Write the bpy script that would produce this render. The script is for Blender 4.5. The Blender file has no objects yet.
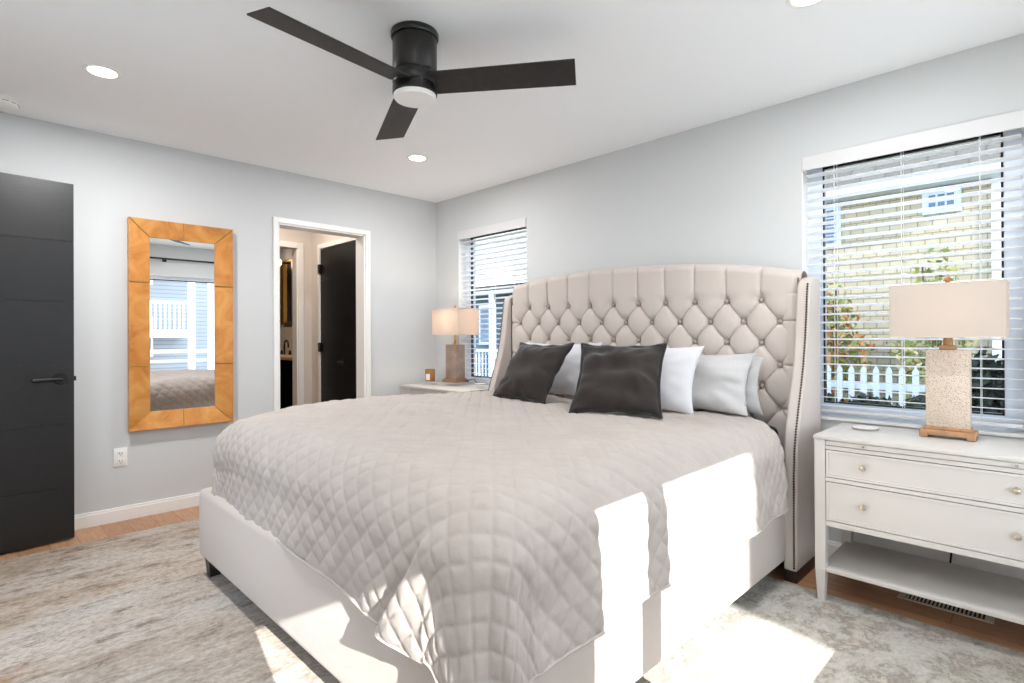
import bpy, bmesh, math, random
import numpy as np
from mathutils import Vector, Matrix
PI = math.pi
random.seed(7)
rng = np.random.default_rng(7)
S = bpy.context.scene
COL = S.collection

# ------------------------------------------------------------------ camera
cam_d = bpy.data.cameras.new('camera')
cam = bpy.data.objects.new('camera', cam_d)
COL.objects.link(cam)
cam_d.sensor_width = 36.0
cam_d.lens = 548.306 * 36.0 / 1024.0
cam_d.shift_y = -(341.5 - 334.992) / 1024.0
cam_d.clip_start = 0.02
cam_d.clip_end = 200
F = Vector((-0.7084832697, 0.7057243768, 0.0021355256))
R = Vector((0.7057123358, 0.7084846016, -0.0044349016))
U = Vector((0.0046428052, 0.0016349868, 0.9999878855))
cam.matrix_world = Matrix(((R.x, U.x, -F.x, 4.224693), (R.y, U.y, -F.y, -3.187467),
                           (R.z, U.z, -F.z, 1.161193), (0, 0, 0, 1)))
S.camera = cam

# ------------------------------------------------------------------ world, sun, exposure
W = bpy.data.worlds.new('sky')
S.world = W
W.use_nodes = True
nt = W.node_tree
nt.nodes.clear()
wo = nt.nodes.new('ShaderNodeOutputWorld')
bg = nt.nodes.new('ShaderNodeBackground')
tc = nt.nodes.new('ShaderNodeTexCoord')
sx = nt.nodes.new('ShaderNodeSeparateXYZ')
cr = nt.nodes.new('ShaderNodeValToRGB')
cr.color_ramp.elements[0].position = 0.0
cr.color_ramp.elements[0].color = (0.95, 0.97, 1.0, 1)
cr.color_ramp.elements[1].position = 0.7
cr.color_ramp.elements[1].color = (0.55, 0.70, 0.93, 1)
nt.links.new(tc.outputs['Generated'], sx.inputs[0])
nt.links.new(sx.outputs['Z'], cr.inputs[0])
nt.links.new(cr.outputs[0], bg.inputs[0])
bg.inputs[1].default_value = 2.8
nt.links.new(bg.outputs[0], wo.inputs[0])

sun_d = bpy.data.lights.new('sun', 'SUN')
sun_d.energy = 7.5
sun_d.angle = math.radians(0.25)
sun_d.color = (1.0, 0.97, 0.93)
sun = bpy.data.objects.new('sun', sun_d)
COL.objects.link(sun)
sun.location = (12, -3, 6)
sun.rotation_euler = Vector((-1.0, 0.19, -0.5)).to_track_quat('-Z', 'Y').to_euler()

S.view_settings.view_transform = 'Standard'
S.view_settings.look = 'None'
S.view_settings.gamma = 1.0
S.view_settings.use_curve_mapping = False
S.view_settings.exposure = 1.13
S.cycles.max_bounces = 10
S.cycles.diffuse_bounces = 7
S.cycles.glossy_bounces = 4
S.cycles.transparent_max_bounces = 12
S.cycles.sample_clamp_indirect = 6.0
S.cycles.caustics_reflective = False
S.cycles.caustics_refractive = False
try:
    S.cycles.use_denoising = True
except Exception:
    pass

LAMP_W = 6.5      # recessed ceiling light power

# ------------------------------------------------------------------ materials
MATS = {}
def srgb(h):
    if isinstance(h, str):
        c = [int(h[i:i + 2], 16) / 255 for i in (0, 2, 4)]
    else:
        c = [v / 255 for v in h]
    return tuple(v / 12.92 if v <= 0.04045 else ((v + 0.055) / 1.055) ** 2.4 for v in c) + (1.0,)

class NB:
    def __init__(s, name):
        s.m = bpy.data.materials.new(name)
        s.m.use_nodes = True
        s.t = s.m.node_tree
        s.t.nodes.clear()
        s.o = s.t.nodes.new('ShaderNodeOutputMaterial')
        s.b = s.t.nodes.new('ShaderNodeBsdfPrincipled')
        s.t.links.new(s.b.outputs[0], s.o.inputs[0])
    def n(s, typ, **kw):
        nd = s.t.nodes.new(typ)
        for k, v in kw.items():
            if isinstance(k, str) and hasattr(nd, k):
                setattr(nd, k, v)
            else:
                nd.inputs[k].default_value = v
        return nd
    def l(s, a, b):
        s.t.links.new(a, b)
    def obj(s, scale=(1, 1, 1), rot=(0, 0, 0)):
        c = s.n('ShaderNodeTexCoord')
        m = s.n('ShaderNodeMapping')
        m.inputs['Scale'].default_value = scale
        m.inputs['Rotation'].default_value = rot
        s.l(c.outputs['Object'], m.inputs[0])
        return m.outputs[0]
    def noise(s, vec, scale, detail=4, rough=0.55, dist=0.0):
        nd = s.n('ShaderNodeTexNoise')
        nd.inputs['Scale'].default_value = scale
        nd.inputs['Detail'].default_value = detail
        nd.inputs['Roughness'].default_value = rough
        nd.inputs['Distortion'].default_value = dist
        s.l(vec, nd.inputs['Vector'])
        return nd.outputs['Fac']
    def ramp(s, fac, stops):
        r = s.n('ShaderNodeValToRGB')
        e = r.color_ramp.elements
        while len(e) < len(stops):
            e.new(0.5)
        for i, (p, c) in enumerate(stops):
            e[i].position = p
            e[i].color = c if len(c) == 4 else (*c, 1)
        s.l(fac, r.inputs[0])
        return r.outputs[0]
    def mix(s, fac, a, b, blend='MIX'):
        m = s.n('ShaderNodeMix', data_type='RGBA', blend_type=blend)
        for sock, v in ((m.inputs[0], fac), (m.inputs[6], a), (m.inputs[7], b)):
            if hasattr(v, 'is_linked') or isinstance(v, bpy.types.NodeSocket):
                s.l(v, sock)
            else:
                sock.default_value = v
        return m.outputs[2]
    def bump(s, h, strength=0.3, dist=0.005):
        b = s.n('ShaderNodeBump')
        b.inputs['Strength'].default_value = strength
        b.inputs['Distance'].default_value = dist
        s.l(h, b.inputs['Height'])
        s.l(b.outputs[0], s.b.inputs['Normal'])
    def base(s, c):
        if isinstance(c, tuple):
            s.b.inputs['Base Color'].default_value = c
        else:
            s.l(c, s.b.inputs['Base Color'])

def mat(name, col, rough=0.6, metal=0.0, bump=0, bscale=200, var=0.0, vscale=8, spec=None, sheen=0.0, emit=None, es=0.0):
    if name in MATS:
        return MATS[name]
    b = NB(name)
    c = srgb(col)
    v = b.obj()
    if var > 0:
        f = b.noise(v, vscale)
        lo = tuple(max(0, x * (1 - var)) for x in c[:3]) + (1,)
        hi = tuple(min(1, x * (1 + var)) for x in c[:3]) + (1,)
        b.base(b.ramp(f, [(0.3, lo), (0.7, hi)]))
    else:
        b.base(c)
    b.b.inputs['Roughness'].default_value = rough
    b.b.inputs['Metallic'].default_value = metal
    if spec is not None:
        b.b.inputs['Specular IOR Level'].default_value = spec
    if sheen:
        b.b.inputs['Sheen Weight'].default_value = sheen
        b.b.inputs['Sheen Roughness'].default_value = 0.4
    if bump:
        b.bump(b.noise(v, bscale, 3), bump, 0.002)
    if emit:
        b.b.inputs['Emission Color'].default_value = srgb(emit)
        b.b.inputs['Emission Strength'].default_value = es
    MATS[name] = b.m
    return b.m

WALL = mat('wall_paint', 'd0d2d3', 0.75, bump=0.08, bscale=260, spec=0.25)
CEIL = mat('ceiling_paint', 'f8fafc', 0.85, spec=0.2)
TRIM = mat('trim_paint', 'f2f1ee', 0.35)
HALLW = mat('hall_wall_paint', 'd9d2cb', 0.75)
BLACKDOOR = None
WHITEFURN = mat('white_lacquer', 'c8c4bf', 0.38, bump=0.03, bscale=90)
BLACKMETAL = mat('matte_black_metal', '1b1a1a', 0.42, metal=0.3)
FANBODY = mat('fan_black_satin', '1d1b1a', 0.33)
FANBLADE = mat('fan_blade_black_wood', '231f1e', 0.55, var=0.35, vscale=30)
VINYL = mat('white_vinyl', 'e6edf6', 0.4)
BLIND = mat('blind_white', 'd9d9da', 0.5)
BLIND.node_tree.nodes['Principled BSDF'].inputs['Subsurface Weight'].default_value = 0.0
LINEN = mat('cream_linen', 'c8beb7', 0.9, bump=0.5, bscale=900, var=0.04, vscale=350, sheen=0.3)
BUTTON = mat('button_linen', 'a3958a', 0.8, bump=0.4, bscale=900)
BRASSNAIL = mat('bronze_nailhead', '4c423c', 0.4, metal=0.8)
PIPING = mat('taupe_piping', '7f7468', 0.85)
DARKWOOD = mat('dark_espresso_wood', '2a1f1b', 0.45, var=0.3, vscale=20)
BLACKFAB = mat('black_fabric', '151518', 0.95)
WHITECOT = mat('white_cotton', 'd6d6da', 0.9, bump=0.1, bscale=500)
GREYCOT = mat('grey_cotton', 'c1c0c0', 0.9, bump=0.12, bscale=500, var=0.03, vscale=60)
VELVET = None
GOLD = mat('warm_brass', 'c79a4e', 0.3, metal=0.9)
KNOB = mat('champagne_glass_knob', 'b5ab98', 0.18, metal=0.5)
GLOSSBLACK = mat('gloss_black', '0c0c0d', 0.12)
SHINGLEWOOD = mat('washed_oak', 'a9805c', 0.6, var=0.25, vscale=25)

def glass_mat(name='window_glass', tint=(0.97, 0.98, 0.98, 1)):
    b = NB(name)
    b.t.nodes.remove(b.b)
    tr = b.n('ShaderNodeBsdfTransparent')
    gl = b.n('ShaderNodeBsdfGlossy')
    gl.inputs['Roughness'].default_value = 0.0
    fr = b.n('ShaderNodeFresnel')
    fr.inputs['IOR'].default_value = 1.35
    mx = b.n('ShaderNodeMixShader')
    ge = b.n('ShaderNodeNewGeometry')
    mt = b.n('ShaderNodeMath', operation='SUBTRACT'); mt.inputs[0].default_value = 1.0
    mm = b.n('ShaderNodeMath', operation='MULTIPLY')
    b.l(ge.outputs['Backfacing'], mt.inputs[1]); b.l(fr.outputs[0], mm.inputs[0]); b.l(mt.outputs[0], mm.inputs[1])
    tr.inputs[0].default_value = tint
    b.l(mm.outputs[0], mx.inputs[0]); b.l(tr.outputs[0], mx.inputs[1]); b.l(gl.outputs[0], mx.inputs[2])
    b.l(mx.outputs[0], b.o.inputs[0])
    return b.m
GLASS = glass_mat()
GLASS_DIM = glass_mat('dimmed_window_glass', (0.75, 0.77, 0.77, 1))  # tint darkens the panes to tone down outdoor brightness

def mirror_mat():
    b = NB('mirror_silver')
    b.base((0.92, 0.93, 0.93, 1)); b.b.inputs['Metallic'].default_value = 1; b.b.inputs['Roughness'].default_value = 0.0
    return b.m
MIRROR = mirror_mat()

def door_mat():
    b = NB('black_door_paint')
    v = b.obj((3, 3, 30))
    f = b.noise(v, 6, 5)
    b.base(b.ramp(f, [(0.3, srgb('151516')), (0.7, srgb('212122'))]))
    b.b.inputs['Roughness'].default_value = 0.4
    b.bump(b.noise(b.obj((20, 20, 120)), 8, 4), 0.15, 0.001)
    return b.m
BLACKDOOR = door_mat()

def velvet_mat():
    b = NB('charcoal_velvet')
    f = b.noise(b.obj((1, 1, 1)), 7, 5, 0.6, 0.6)
    b.base(b.ramp(f, [(0.3, srgb('241e1c')), (0.7, srgb('352d2a'))]))
    b.b.inputs['Roughness'].default_value = 0.9
    b.b.inputs['Sheen Weight'].default_value = 0.28
    b.b.inputs['Sheen Roughness'].default_value = 0.35
    b.bump(b.noise(b.obj(), 14, 4), 0.3, 0.006)
    return b.m
VELVET = velvet_mat()
VELVETTRIM = mat('dark_velvet_flange', '201e20', 0.9, sheen=0.4)

def coverlet_mat():
    b = NB('cream_quilted_cotton')
    f = b.noise(b.obj(), 5, 4)
    b.base(b.ramp(f, [(0.3, srgb('b3aaa4')), (0.7, srgb('bbb2ac'))]))
    b.b.inputs['Roughness'].default_value = 0.92
    b.b.inputs['Specular IOR Level'].default_value = 0.2
    n1 = b.noise(b.obj(), 60, 4)
    b.bump(n1, 0.35, 0.004)
    return b.m
COVER = coverlet_mat()

def floor_mat():
    b = NB('oak_planks')
    v = b.obj((1, 1, 1))
    br = b.n('ShaderNodeTexBrick')
    br.offset = 0.37
    br.inputs['Scale'].default_value = 1.0
    br.inputs['Brick Width'].default_value = 1.3
    br.inputs['Row Height'].default_value = 0.13
    br.inputs['Mortar Size'].default_value = 0.0012
    br.inputs['Color1'].default_value = srgb('c2946f')
    br.inputs['Color2'].default_value = srgb('b18461')
    br.inputs['Mortar'].default_value = srgb('6d4a33')
    b.l(v, br.inputs['Vector'])
    g = b.noise(b.obj((2.5, 26, 1)), 3.5, 7, 0.65, 0.8)
    gr = b.ramp(g, [(0.3, (0.55, 0.5, 0.46, 1)), (0.6, (1, 1, 1, 1)), (0.8, (1.0, 1.0, 1.0, 1))])
    b.base(b.mix(0.75, br.outputs['Color'], gr, 'MULTIPLY'))
    b.b.inputs['Roughness'].default_value = 0.38
    b.bump(g, 0.1, 0.002)
    return b.m
FLOORM = floor_mat()

def rug_mat():
    b = NB('distressed_rug')
    v = b.obj((1, 0.30, 1), (0, 0, 0.08))
    f1 = b.noise(v, 1.7, 5, 0.6, 0.3)
    c1 = b.ramp(f1, [(0.36, srgb('ab9c8d')), (0.48, srgb('bbac9d')), (0.58, srgb('c8c0b7')), (0.70, srgb('b9b7b4'))])
    f2 = b.noise(b.obj((1.2, 0.42, 1), (0, 0, 0.08)), 11, 12, 0.86, 0.1)
    k2 = b.ramp(f2, [(0.50, (0, 0, 0, 1)), (0.60, (0.8, 0.8, 0.8, 1))])
    c2 = b.mix(k2, c1, srgb('755d49'))
    f3 = b.noise(b.obj((1, 0.40, 1), (0, 0, 0.06)), 6.0, 12, 0.88, 0.15)
    k3 = b.ramp(f3, [(0.56, (0, 0, 0, 1)), (0.64, (0.9, 0.9, 0.9, 1))])
    c3 = b.mix(k3, c2, srgb('574a40'))
    f5 = b.noise(b.obj((1, 0.25, 1), (0, 0, 0.1)), 22, 8, 0.8, 0.1)
    k5 = b.ramp(f5, [(0.48, (0, 0, 0, 1)), (0.62, (0.75, 0.75, 0.75, 1))])
    c4 = b.mix(k5, c3, srgb('cdc3b9'))
    f6 = b.noise(b.obj((1, 0.5, 1)), 2.3, 8, 0.75, 0.3)
    k6 = b.ramp(f6, [(0.62, (0, 0, 0, 1)), (0.67, (0.75, 0.75, 0.75, 1))])
    c5 = b.mix(k6, c4, srgb('97704f'))
    f7 = b.noise(b.obj((1, 0.55, 1)), 75, 6, 0.8)
    c6 = b.mix(1.0, c5, b.ramp(f7, [(0.35, (0.62, 0.60, 0.58, 1)), (0.55, (1, 1, 1, 1)), (0.75, (1.0, 1.0, 1.0, 1))]), 'MULTIPLY')
    sp_ = b.n('ShaderNodeSeparateXYZ'); b.l(b.obj(), sp_.inputs[0])
    mr = b.n('ShaderNodeMapRange'); mr.inputs['From Min'].default_value = 1.5; mr.inputs['From Max'].default_value = 3.4
    b.l(sp_.outputs['X'], mr.inputs['Value'])
    h1 = b.noise(b.obj((1, 0.8, 1)), 8, 9, 0.75, 0.3)
    g1 = b.ramp(h1, [(0.40, srgb('c6c6c1')), (0.50, srgb('b9b7b0')), (0.56, srgb('8f8b84')), (0.60, srgb('bdb6ac')), (0.7, srgb('c9c7c2'))])
    g2 = b.mix(1.0, g1, b.ramp(f7, [(0.35, (0.8, 0.79, 0.78, 1)), (0.55, (1, 1, 1, 1))]), 'MULTIPLY')
    mfac = b.n('ShaderNodeMath', operation='MULTIPLY'); mfac.inputs[1].default_value = 0.8
    b.l(mr.outputs[0], mfac.inputs[0])
    b.base(b.mix(mfac.outputs[0], c6, g2))
    b.b.inputs['Roughness'].default_value = 0.95
    b.b.inputs['Specular IOR Level'].default_value = 0.1
    b.bump(b.noise(b.obj((1, 0.5, 1)), 160, 4), 0.5, 0.004)
    return b.m
RUGM = rug_mat()

def frame_mat():
    b = NB('amber_leather_frame')
    f = b.noise(b.obj((1, 1, 1)), 6, 6, 0.6, 0.8)
    b.base(b.ramp(f, [(0.28, srgb('b0692a')), (0.5, srgb('d28d45')), (0.75, srgb('e3aa62'))]))
    b.b.inputs['Roughness'].default_value = 0.36
    b.b.inputs['Metallic'].default_value = 0.25
    return b.m
AMBER = frame_mat()

def shingle_mat(name, c1, c2, mortar, w=0.22, h=0.14, axis='xz', ms=0.012):
    b = NB(name)
    c = b.n('ShaderNodeTexCoord')
    s = b.n('ShaderNodeSeparateXYZ')
    k = b.n('ShaderNodeCombineXYZ')
    b.l(c.outputs['Object'], s.inputs[0])
    b.l(s.outputs['X' if axis[0] == 'x' else 'Y'], k.inputs[0]); b.l(s.outputs['Z'], k.inputs[1])
    br = b.n('ShaderNodeTexBrick')
    br.inputs['Scale'].default_value = 1.0
    br.inputs['Brick Width'].default_value = w
    br.inputs['Row Height'].default_value = h
    br.inputs['Mortar Size'].default_value = ms
    br.inputs['Color1'].default_value = srgb(c1)
    br.inputs['Color2'].default_value = srgb(c2)
    br.inputs['Mortar'].default_value = srgb(mortar)
    b.l(k.outputs[0], br.inputs['Vector'])
    b.base(br.outputs['Color'])
    b.b.inputs['Roughness'].default_value = 0.85
    b.bump(br.outputs['Fac'], -0.5, 0.01)
    return b.m
CREAMSH = shingle_mat('cream_shingle_siding', 'c0b69f', 'b4a992', '857b69', 0.16, 0.085, 'xz', 0.007)
ROOFSH = shingle_mat('grey_roof_shingles', '6a655e', '5c5750', '4b4741', 0.3, 0.15)
WHITEBR = shingle_mat('white_brick', 'd4d3cb', 'c6c5bd', 'a5a49c', 0.20, 0.09, 'xz', 0.008)
BLUESID = shingle_mat('slate_blue_siding', '5b6f80', '62788a', '44576a', 3.0, 0.14)
GREYSID = shingle_mat('grey_lap_siding', '9a9fa5', '92979d', '74797f', 3.0, 0.15, 'yz')

def shade_mat(name, col, glow=0.0):
    b = NB(name)
    b.t.nodes.remove(b.b)
    d = b.n('ShaderNodeBsdfDiffuse'); d.inputs[0].default_value = srgb(col)
    t = b.n('ShaderNodeBsdfTranslucent'); t.inputs[0].default_value = srgb(col)
    m = b.n('ShaderNodeMixShader'); m.inputs[0].default_value = 0.45
    b.l(d.outputs[0], m.inputs[1]); b.l(t.outputs[0], m.inputs[2]); b.l(m.outputs[0], b.o.inputs[0])
    bp = b.n('ShaderNodeBump'); bp.inputs['Strength'].default_value = 0.2; bp.inputs['Distance'].default_value = 0.001
    b.l(b.noise(b.obj((1, 1, 6)), 120, 3), bp.inputs['Height']); b.l(bp.outputs[0], d.inputs['Normal'])
    return b.m
SHADE = shade_mat('linen_lampshade', 'e0d6cd')
SLAT = shade_mat('white_pvc_slat', 'fafafb')

def lamp_base_mat(name, c1, c2, scale):
    b = NB(name)
    vo = b.n('ShaderNodeTexVoronoi')
    vo.inputs['Scale'].default_value = scale
    b.l(b.obj(), vo.inputs['Vector'])
    b.base(b.ramp(vo.outputs['Distance'], [(0.12, srgb(c2)), (0.42, srgb(c1))]))
    b.b.inputs['Roughness'].default_value = 0.4
    b.bump(vo.outputs['Distance'], 0.6, 0.004)
    return b.m
DIMPLE = lamp_base_mat('dimpled_cream_ceramic', 'cfbfae', '8d7764', 165)
STONE = mat('taupe_grey_wood_block', '9a8578', 0.5, var=0.25, vscale=14)

# ------------------------------------------------------------------ mesh helpers
def link_mesh(name, verts, faces, m, parent=None, smooth=False, loc=None):
    me = bpy.data.meshes.new(name)
    me.from_pydata([tuple(v) for v in verts], [], [tuple(f) for f in faces])
    me.update()
    if smooth:
        me.polygons.foreach_set('use_smooth', [True] * len(me.polygons))
    o = bpy.data.objects.new(name, me)
    me.materials.append(m)
    COL.objects.link(o)
    if parent is not None:
        o.parent = parent
    if loc is not None:
        o.location = loc
    return o

class MB:
    """collects shapes into one bmesh, then links them as one object"""
    def __init__(s):
        s.bm = bmesh.new()
    def box(s, x0, x1, y0, y1, z0, z1, bev=0.0, seg=2):
        t = bmesh.new()
        bmesh.ops.create_cube(t, size=1.0)
        for v in t.verts:
            v.co = Vector(((x0 + x1) / 2 + v.co.x * (x1 - x0), (y0 + y1) / 2 + v.co.y * (y1 - y0), (z0 + z1) / 2 + v.co.z * (z1 - z0)))
        if bev > 0:
            bmesh.ops.bevel(t, geom=t.edges[:], offset=bev, segments=seg, profile=0.5, affect='EDGES')
        s._merge(t)
        return s
    def _merge(s, t, M=None):
        if M is not None:
            bmesh.ops.transform(t, matrix=M, verts=t.verts)
        me = bpy.data.meshes.new('tmp')
        t.to_mesh(me); t.free()
        s.bm.from_mesh(me)
        bpy.data.meshes.remove(me)
    def lathe(s, prof, c=(0, 0, 0), n=32, axis='z', closed=True):
        vs = []
        for r, h in prof:
            for i in range(n):
                a = 2 * PI * i / n
                p = (r * math.cos(a), r * math.sin(a), h)
                if axis == 'y':
                    p = (p[0], -p[2], p[1])
                elif axis == 'x':
                    p = (p[2], p[0], p[1])
                vs.append(s.bm.verts.new((c[0] + p[0], c[1] + p[1], c[2] + p[2])))
        m = len(prof)
        for j in range(m - 1):
            for i in range(n):
                a, b = j * n + i, j * n + (i + 1) % n
                s.bm.faces.new((vs[a], vs[b], vs[b + n], vs[a + n]))
        if closed:
            if prof[0][0] > 1e-5:
                s.bm.faces.new(vs[:n][::-1])
            if prof[-1][0] > 1e-5:
                s.bm.faces.new(vs[-n:])
        return s
    def tube(s, pts, r, n=8):
        pts = [Vector(p) for p in pts]
        rings = []
        for i, p in enumerate(pts):
            d = (pts[min(i + 1, len(pts) - 1)] - pts[max(i - 1, 0)]).normalized()
            up = Vector((0, 0, 1)) if abs(d.z) < 0.9 else Vector((1, 0, 0))
            a = d.cross(up).normalized(); b = d.cross(a).normalized()
            rings.append([s.bm.verts.new(p + (a * math.cos(2 * PI * k / n) + b * math.sin(2 * PI * k / n)) * r) for k in range(n)])
        for i in range(len(rings) - 1):
            for k in range(n):
                s.bm.faces.new((rings[i][k], rings[i][(k + 1) % n], rings[i + 1][(k + 1) % n], rings[i + 1][k]))
        s.bm.faces.new(rings[0][::-1]); s.bm.faces.new(rings[-1])
        return s
    def prism(s, poly, lo, hi, axis='x'):
        """poly in the plane across axis, extruded from lo to hi"""
        def P3(a, b, h):
            return {'x': (h, a, b), 'y': (a, h, b), 'z': (a, b, h)}[axis]
        A = [s.bm.verts.new(P3(a, b, lo)) for a, b in poly]
        B = [s.bm.verts.new(P3(a, b, hi)) for a, b in poly]
        n = len(poly)
        s.bm.faces.new(A[::-1]); s.bm.faces.new(B)
        for i in range(n):
            s.bm.faces.new((A[i], A[(i + 1) % n], B[(i + 1) % n], B[i]))
        return s
    def hexa(s, c8):
        """eight corners: bottom four then top four"""
        v = [s.bm.verts.new(c) for c in c8]
        for f in ((0, 3, 2, 1), (4, 5, 6, 7), (0, 1, 5, 4), (1, 2, 6, 5), (2, 3, 7, 6), (3, 0, 4, 7)):
            s.bm.faces.new([v[i] for i in f])
        return s
    def sphere(s, c, r, sub=2, sc=(1, 1, 1)):
        t = bmesh.new()
        bmesh.ops.create_icosphere(t, subdivisions=sub, radius=r)
        for v in t.verts:
            v.co = Vector((c[0] + v.co.x * sc[0], c[1] + v.co.y * sc[1], c[2] + v.co.z * sc[2]))
        s._merge(t)
        return s
    def build(s, name, m, parent=None, smooth=False, bev=0.0, seg=2, loc=None, rot=None):
        bmesh.ops.recalc_face_normals(s.bm, faces=s.bm.faces)
        me = bpy.data.meshes.new(name)
        s.bm.to_mesh(me); s.bm.free()
        me.materials.append(m)
        o = bpy.data.objects.new(name, me)
        COL.objects.link(o)
        if smooth:
            me.polygons.foreach_set('use_smooth', [True] * len(me.polygons))
            try:
                me.set_sharp_from_angle(angle=math.radians(40))
            except Exception:
                pass
        if bev:
            md = o.modifiers.new('bevel', 'BEVEL'); md.width = bev; md.segments = seg; md.limit_method = 'ANGLE'
            md.angle_limit = math.radians(50)
        if parent is not None:
            o.parent = parent
        if loc is not None:
            o.location = loc
        if rot is not None:
            o.rotation_euler = rot
        return o

def box(name, x0, x1, y0, y1, z0, z1, m, parent=None, bev=0.0, seg=2, **k):
    return MB().box(x0, x1, y0, y1, z0, z1, bev, seg).build(name, m, parent, smooth=bev > 0, **k)

def empty(name, label, cat, loc=(0, 0, 0), rz=0.0, group=None):
    o = bpy.data.objects.new(name, None)
    o.empty_display_size = 0.1
    COL.objects.link(o)
    o.location = loc
    o.rotation_euler = (0, 0, rz)
    o['label'] = label; o['category'] = cat
    if group:
        o['group'] = group
    return o
def tag(o, label, cat, group=None):
    o['label'] = label; o['category'] = cat
    if group:
        o['group'] = group
    return o
def struct(o, label=None, cat=None):
    o['kind'] = 'structure'
    if label:
        o['label'] = label
    if cat:
        o['category'] = cat
    return o

# ------------------------------------------------------------------ room shell
X1, Y2, H = 4.55, -3.65, 2.44
def wall_with_holes(name, axis, lo, hi, a0, a1, z0, z1, holes, m, label):
    """axis 'x': thin in x (lo..hi), runs along y; axis 'y': thin in y, runs along x"""
    b = MB()
    As = sorted({a0, a1, *[h[0] for h in holes], *[h[1] for h in holes]})
    Zs = sorted({z0, z1, *[h[2] for h in holes], *[h[3] for h in holes]})
    for i in range(len(As) - 1):
        for j in range(len(Zs) - 1):
            ca, cz = (As[i] + As[i + 1]) / 2, (Zs[j] + Zs[j + 1]) / 2
            if any(h[0] < ca < h[1] and h[2] < cz < h[3] for h in holes):
                continue
            if axis == 'x':
                b.box(lo, hi, As[i], As[i + 1], Zs[j], Zs[j + 1])
            else:
                b.box(As[i], As[i + 1], lo, hi, Zs[j], Zs[j + 1])
    bmesh.ops.remove_doubles(b.bm, verts=b.bm.verts, dist=1e-5)
    return struct(b.build(name, m), label, 'wall')

DY0, DY1, DZ = -1.497, -0.758, 2.035
W1 = (0.339, 1.200, 0.72, 2.115)
W2 = (3.240, 4.120, 0.72, 2.115)
W3 = (-2.24, -0.35, 0.45, 2.02)
W4 = (-2.93, -2.60, 0.45, 2.02)
wall_with_holes('wall_left', 'x', -0.12, 0.0, Y2, 0.0, 0, H, [(DY0, DY1, 0, DZ)], WALL, 'pale grey wall with the mirror and the cased doorway')
wall_with_holes('wall_right', 'y', 0.0, 0.15, -0.12, X1 + 0.15, 0, H, [W1, W2], WALL, 'pale grey wall behind the bed with two windows')
wall_with_holes('wall_near', 'x', X1, X1 + 0.15, Y2, 0.0, 0, H, [W3, W4], WALL, 'pale grey wall with the sunny windows facing the mirror')
wall_with_holes('wall_rear', 'y', Y2 - 0.12, Y2, -0.12, X1 + 0.15, 0, H, [(0.30, 1.10, 0, 2.05), (1.75, 2.40, 0.08, 2.10)], WALL, 'pale grey wall behind the viewer where the black door hangs')
struct(MB().box(-3.9, X1 + 0.15, Y2 - 0.12, 0.15, -0.12, 0.0).box(0.0, 1.42, Y2 - 1.42, Y2 - 0.12, -0.12, 0.0).build('floor', FLOORM), 'light oak plank floor', 'floor')
struct(MB().box(-3.9, X1 + 0.15, Y2 - 0.12, 0.15, H, H + 0.12).box(0.0, 1.42, Y2 - 1.42, Y2 - 0.12, H, H + 0.12).build('ceiling', CEIL), 'smooth white ceiling', 'ceiling')
# short passage behind the rear doorway
b = MB(); b.box(0.0, 0.12, Y2 - 1.3, Y2 - 0.12, 0, H); b.box(1.3, 1.42, Y2 - 1.3, Y2 - 0.12, 0, H); b.box(0.0, 1.42, Y2 - 1.42, Y2 - 1.3, 0, H)
struct(b.build('wall_passage', HALLW), 'passage walls outside the bedroom door', 'wall')
# baseboards
def baseboard(name, pts_boxes, label):
    b = MB()
    for (x0, x1, y0, y1, ax) in pts_boxes:
        b.box(x0, x1, y0, y1, 0, 0.075)
        if ax == 'x+': b.box(x0, x1 - 0.005, y0, y1, 0.075, 0.09)
        if ax == 'y-': b.box(x0, x1, y0 + 0.005, y1, 0.075, 0.09)
        if ax == 'x-': b.box(x0 + 0.005, x1, y0, y1, 0.075, 0.09)
        if ax == 'y+': b.box(x0, x1, y0, y1 - 0.005, 0.075, 0.09)
    struct(b.build(name, TRIM, bev=0.002), label, 'baseboard')
baseboard('baseboard_left', [(0, 0.014, Y2, DY0 - 0.04, 'x+'), (0, 0.014, DY1 + 0.045, 0, 'x+')], 'white baseboard below the mirror')
baseboard('baseboard_right', [(0.014, X1, -0.014, 0, 'y-')], 'white baseboard behind the bed')
baseboard('baseboard_near', [(X1 - 0.014, X1, Y2 + 0.014, -0.014, 'x-')], 'white baseboard under the sunny windows')
# doorway casing and jamb
b = MB()
b.box(0.0, 0.018, DY0 - 0.038, DY0, 0, DZ + 0.04); b.box(0.0, 0.018, DY1, DY1 + 0.045, 0, DZ + 0.04); b.box(0.0, 0.018, DY0, DY1, DZ, DZ + 0.04)
b.box(-0.135, 0.004, DY0 - 0.004, DY0 + 0.012, 0, DZ); b.box(-0.135, 0.004, DY1 - 0.012, DY1 + 0.004, 0, DZ); b.box(-0.135, 0.004, DY0, DY1, DZ - 0.012, DZ + 0.004)
struct(b.build('trim_1', TRIM, bev=0.002), 'white casing around the doorway beside the mirror', 'trim')
b = MB()
b.box(0.26, 0.30, Y2, Y2 + 0.018, 0, 2.09); b.box(1.10, 1.14, Y2, Y2 + 0.018, 0, 2.09); b.box(0.30, 1.10, Y2, Y2 + 0.018, 2.05, 2.09)
struct(b.build('trim_2', TRIM, bev=0.002), 'white casing around the rear doorway', 'trim')

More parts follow.
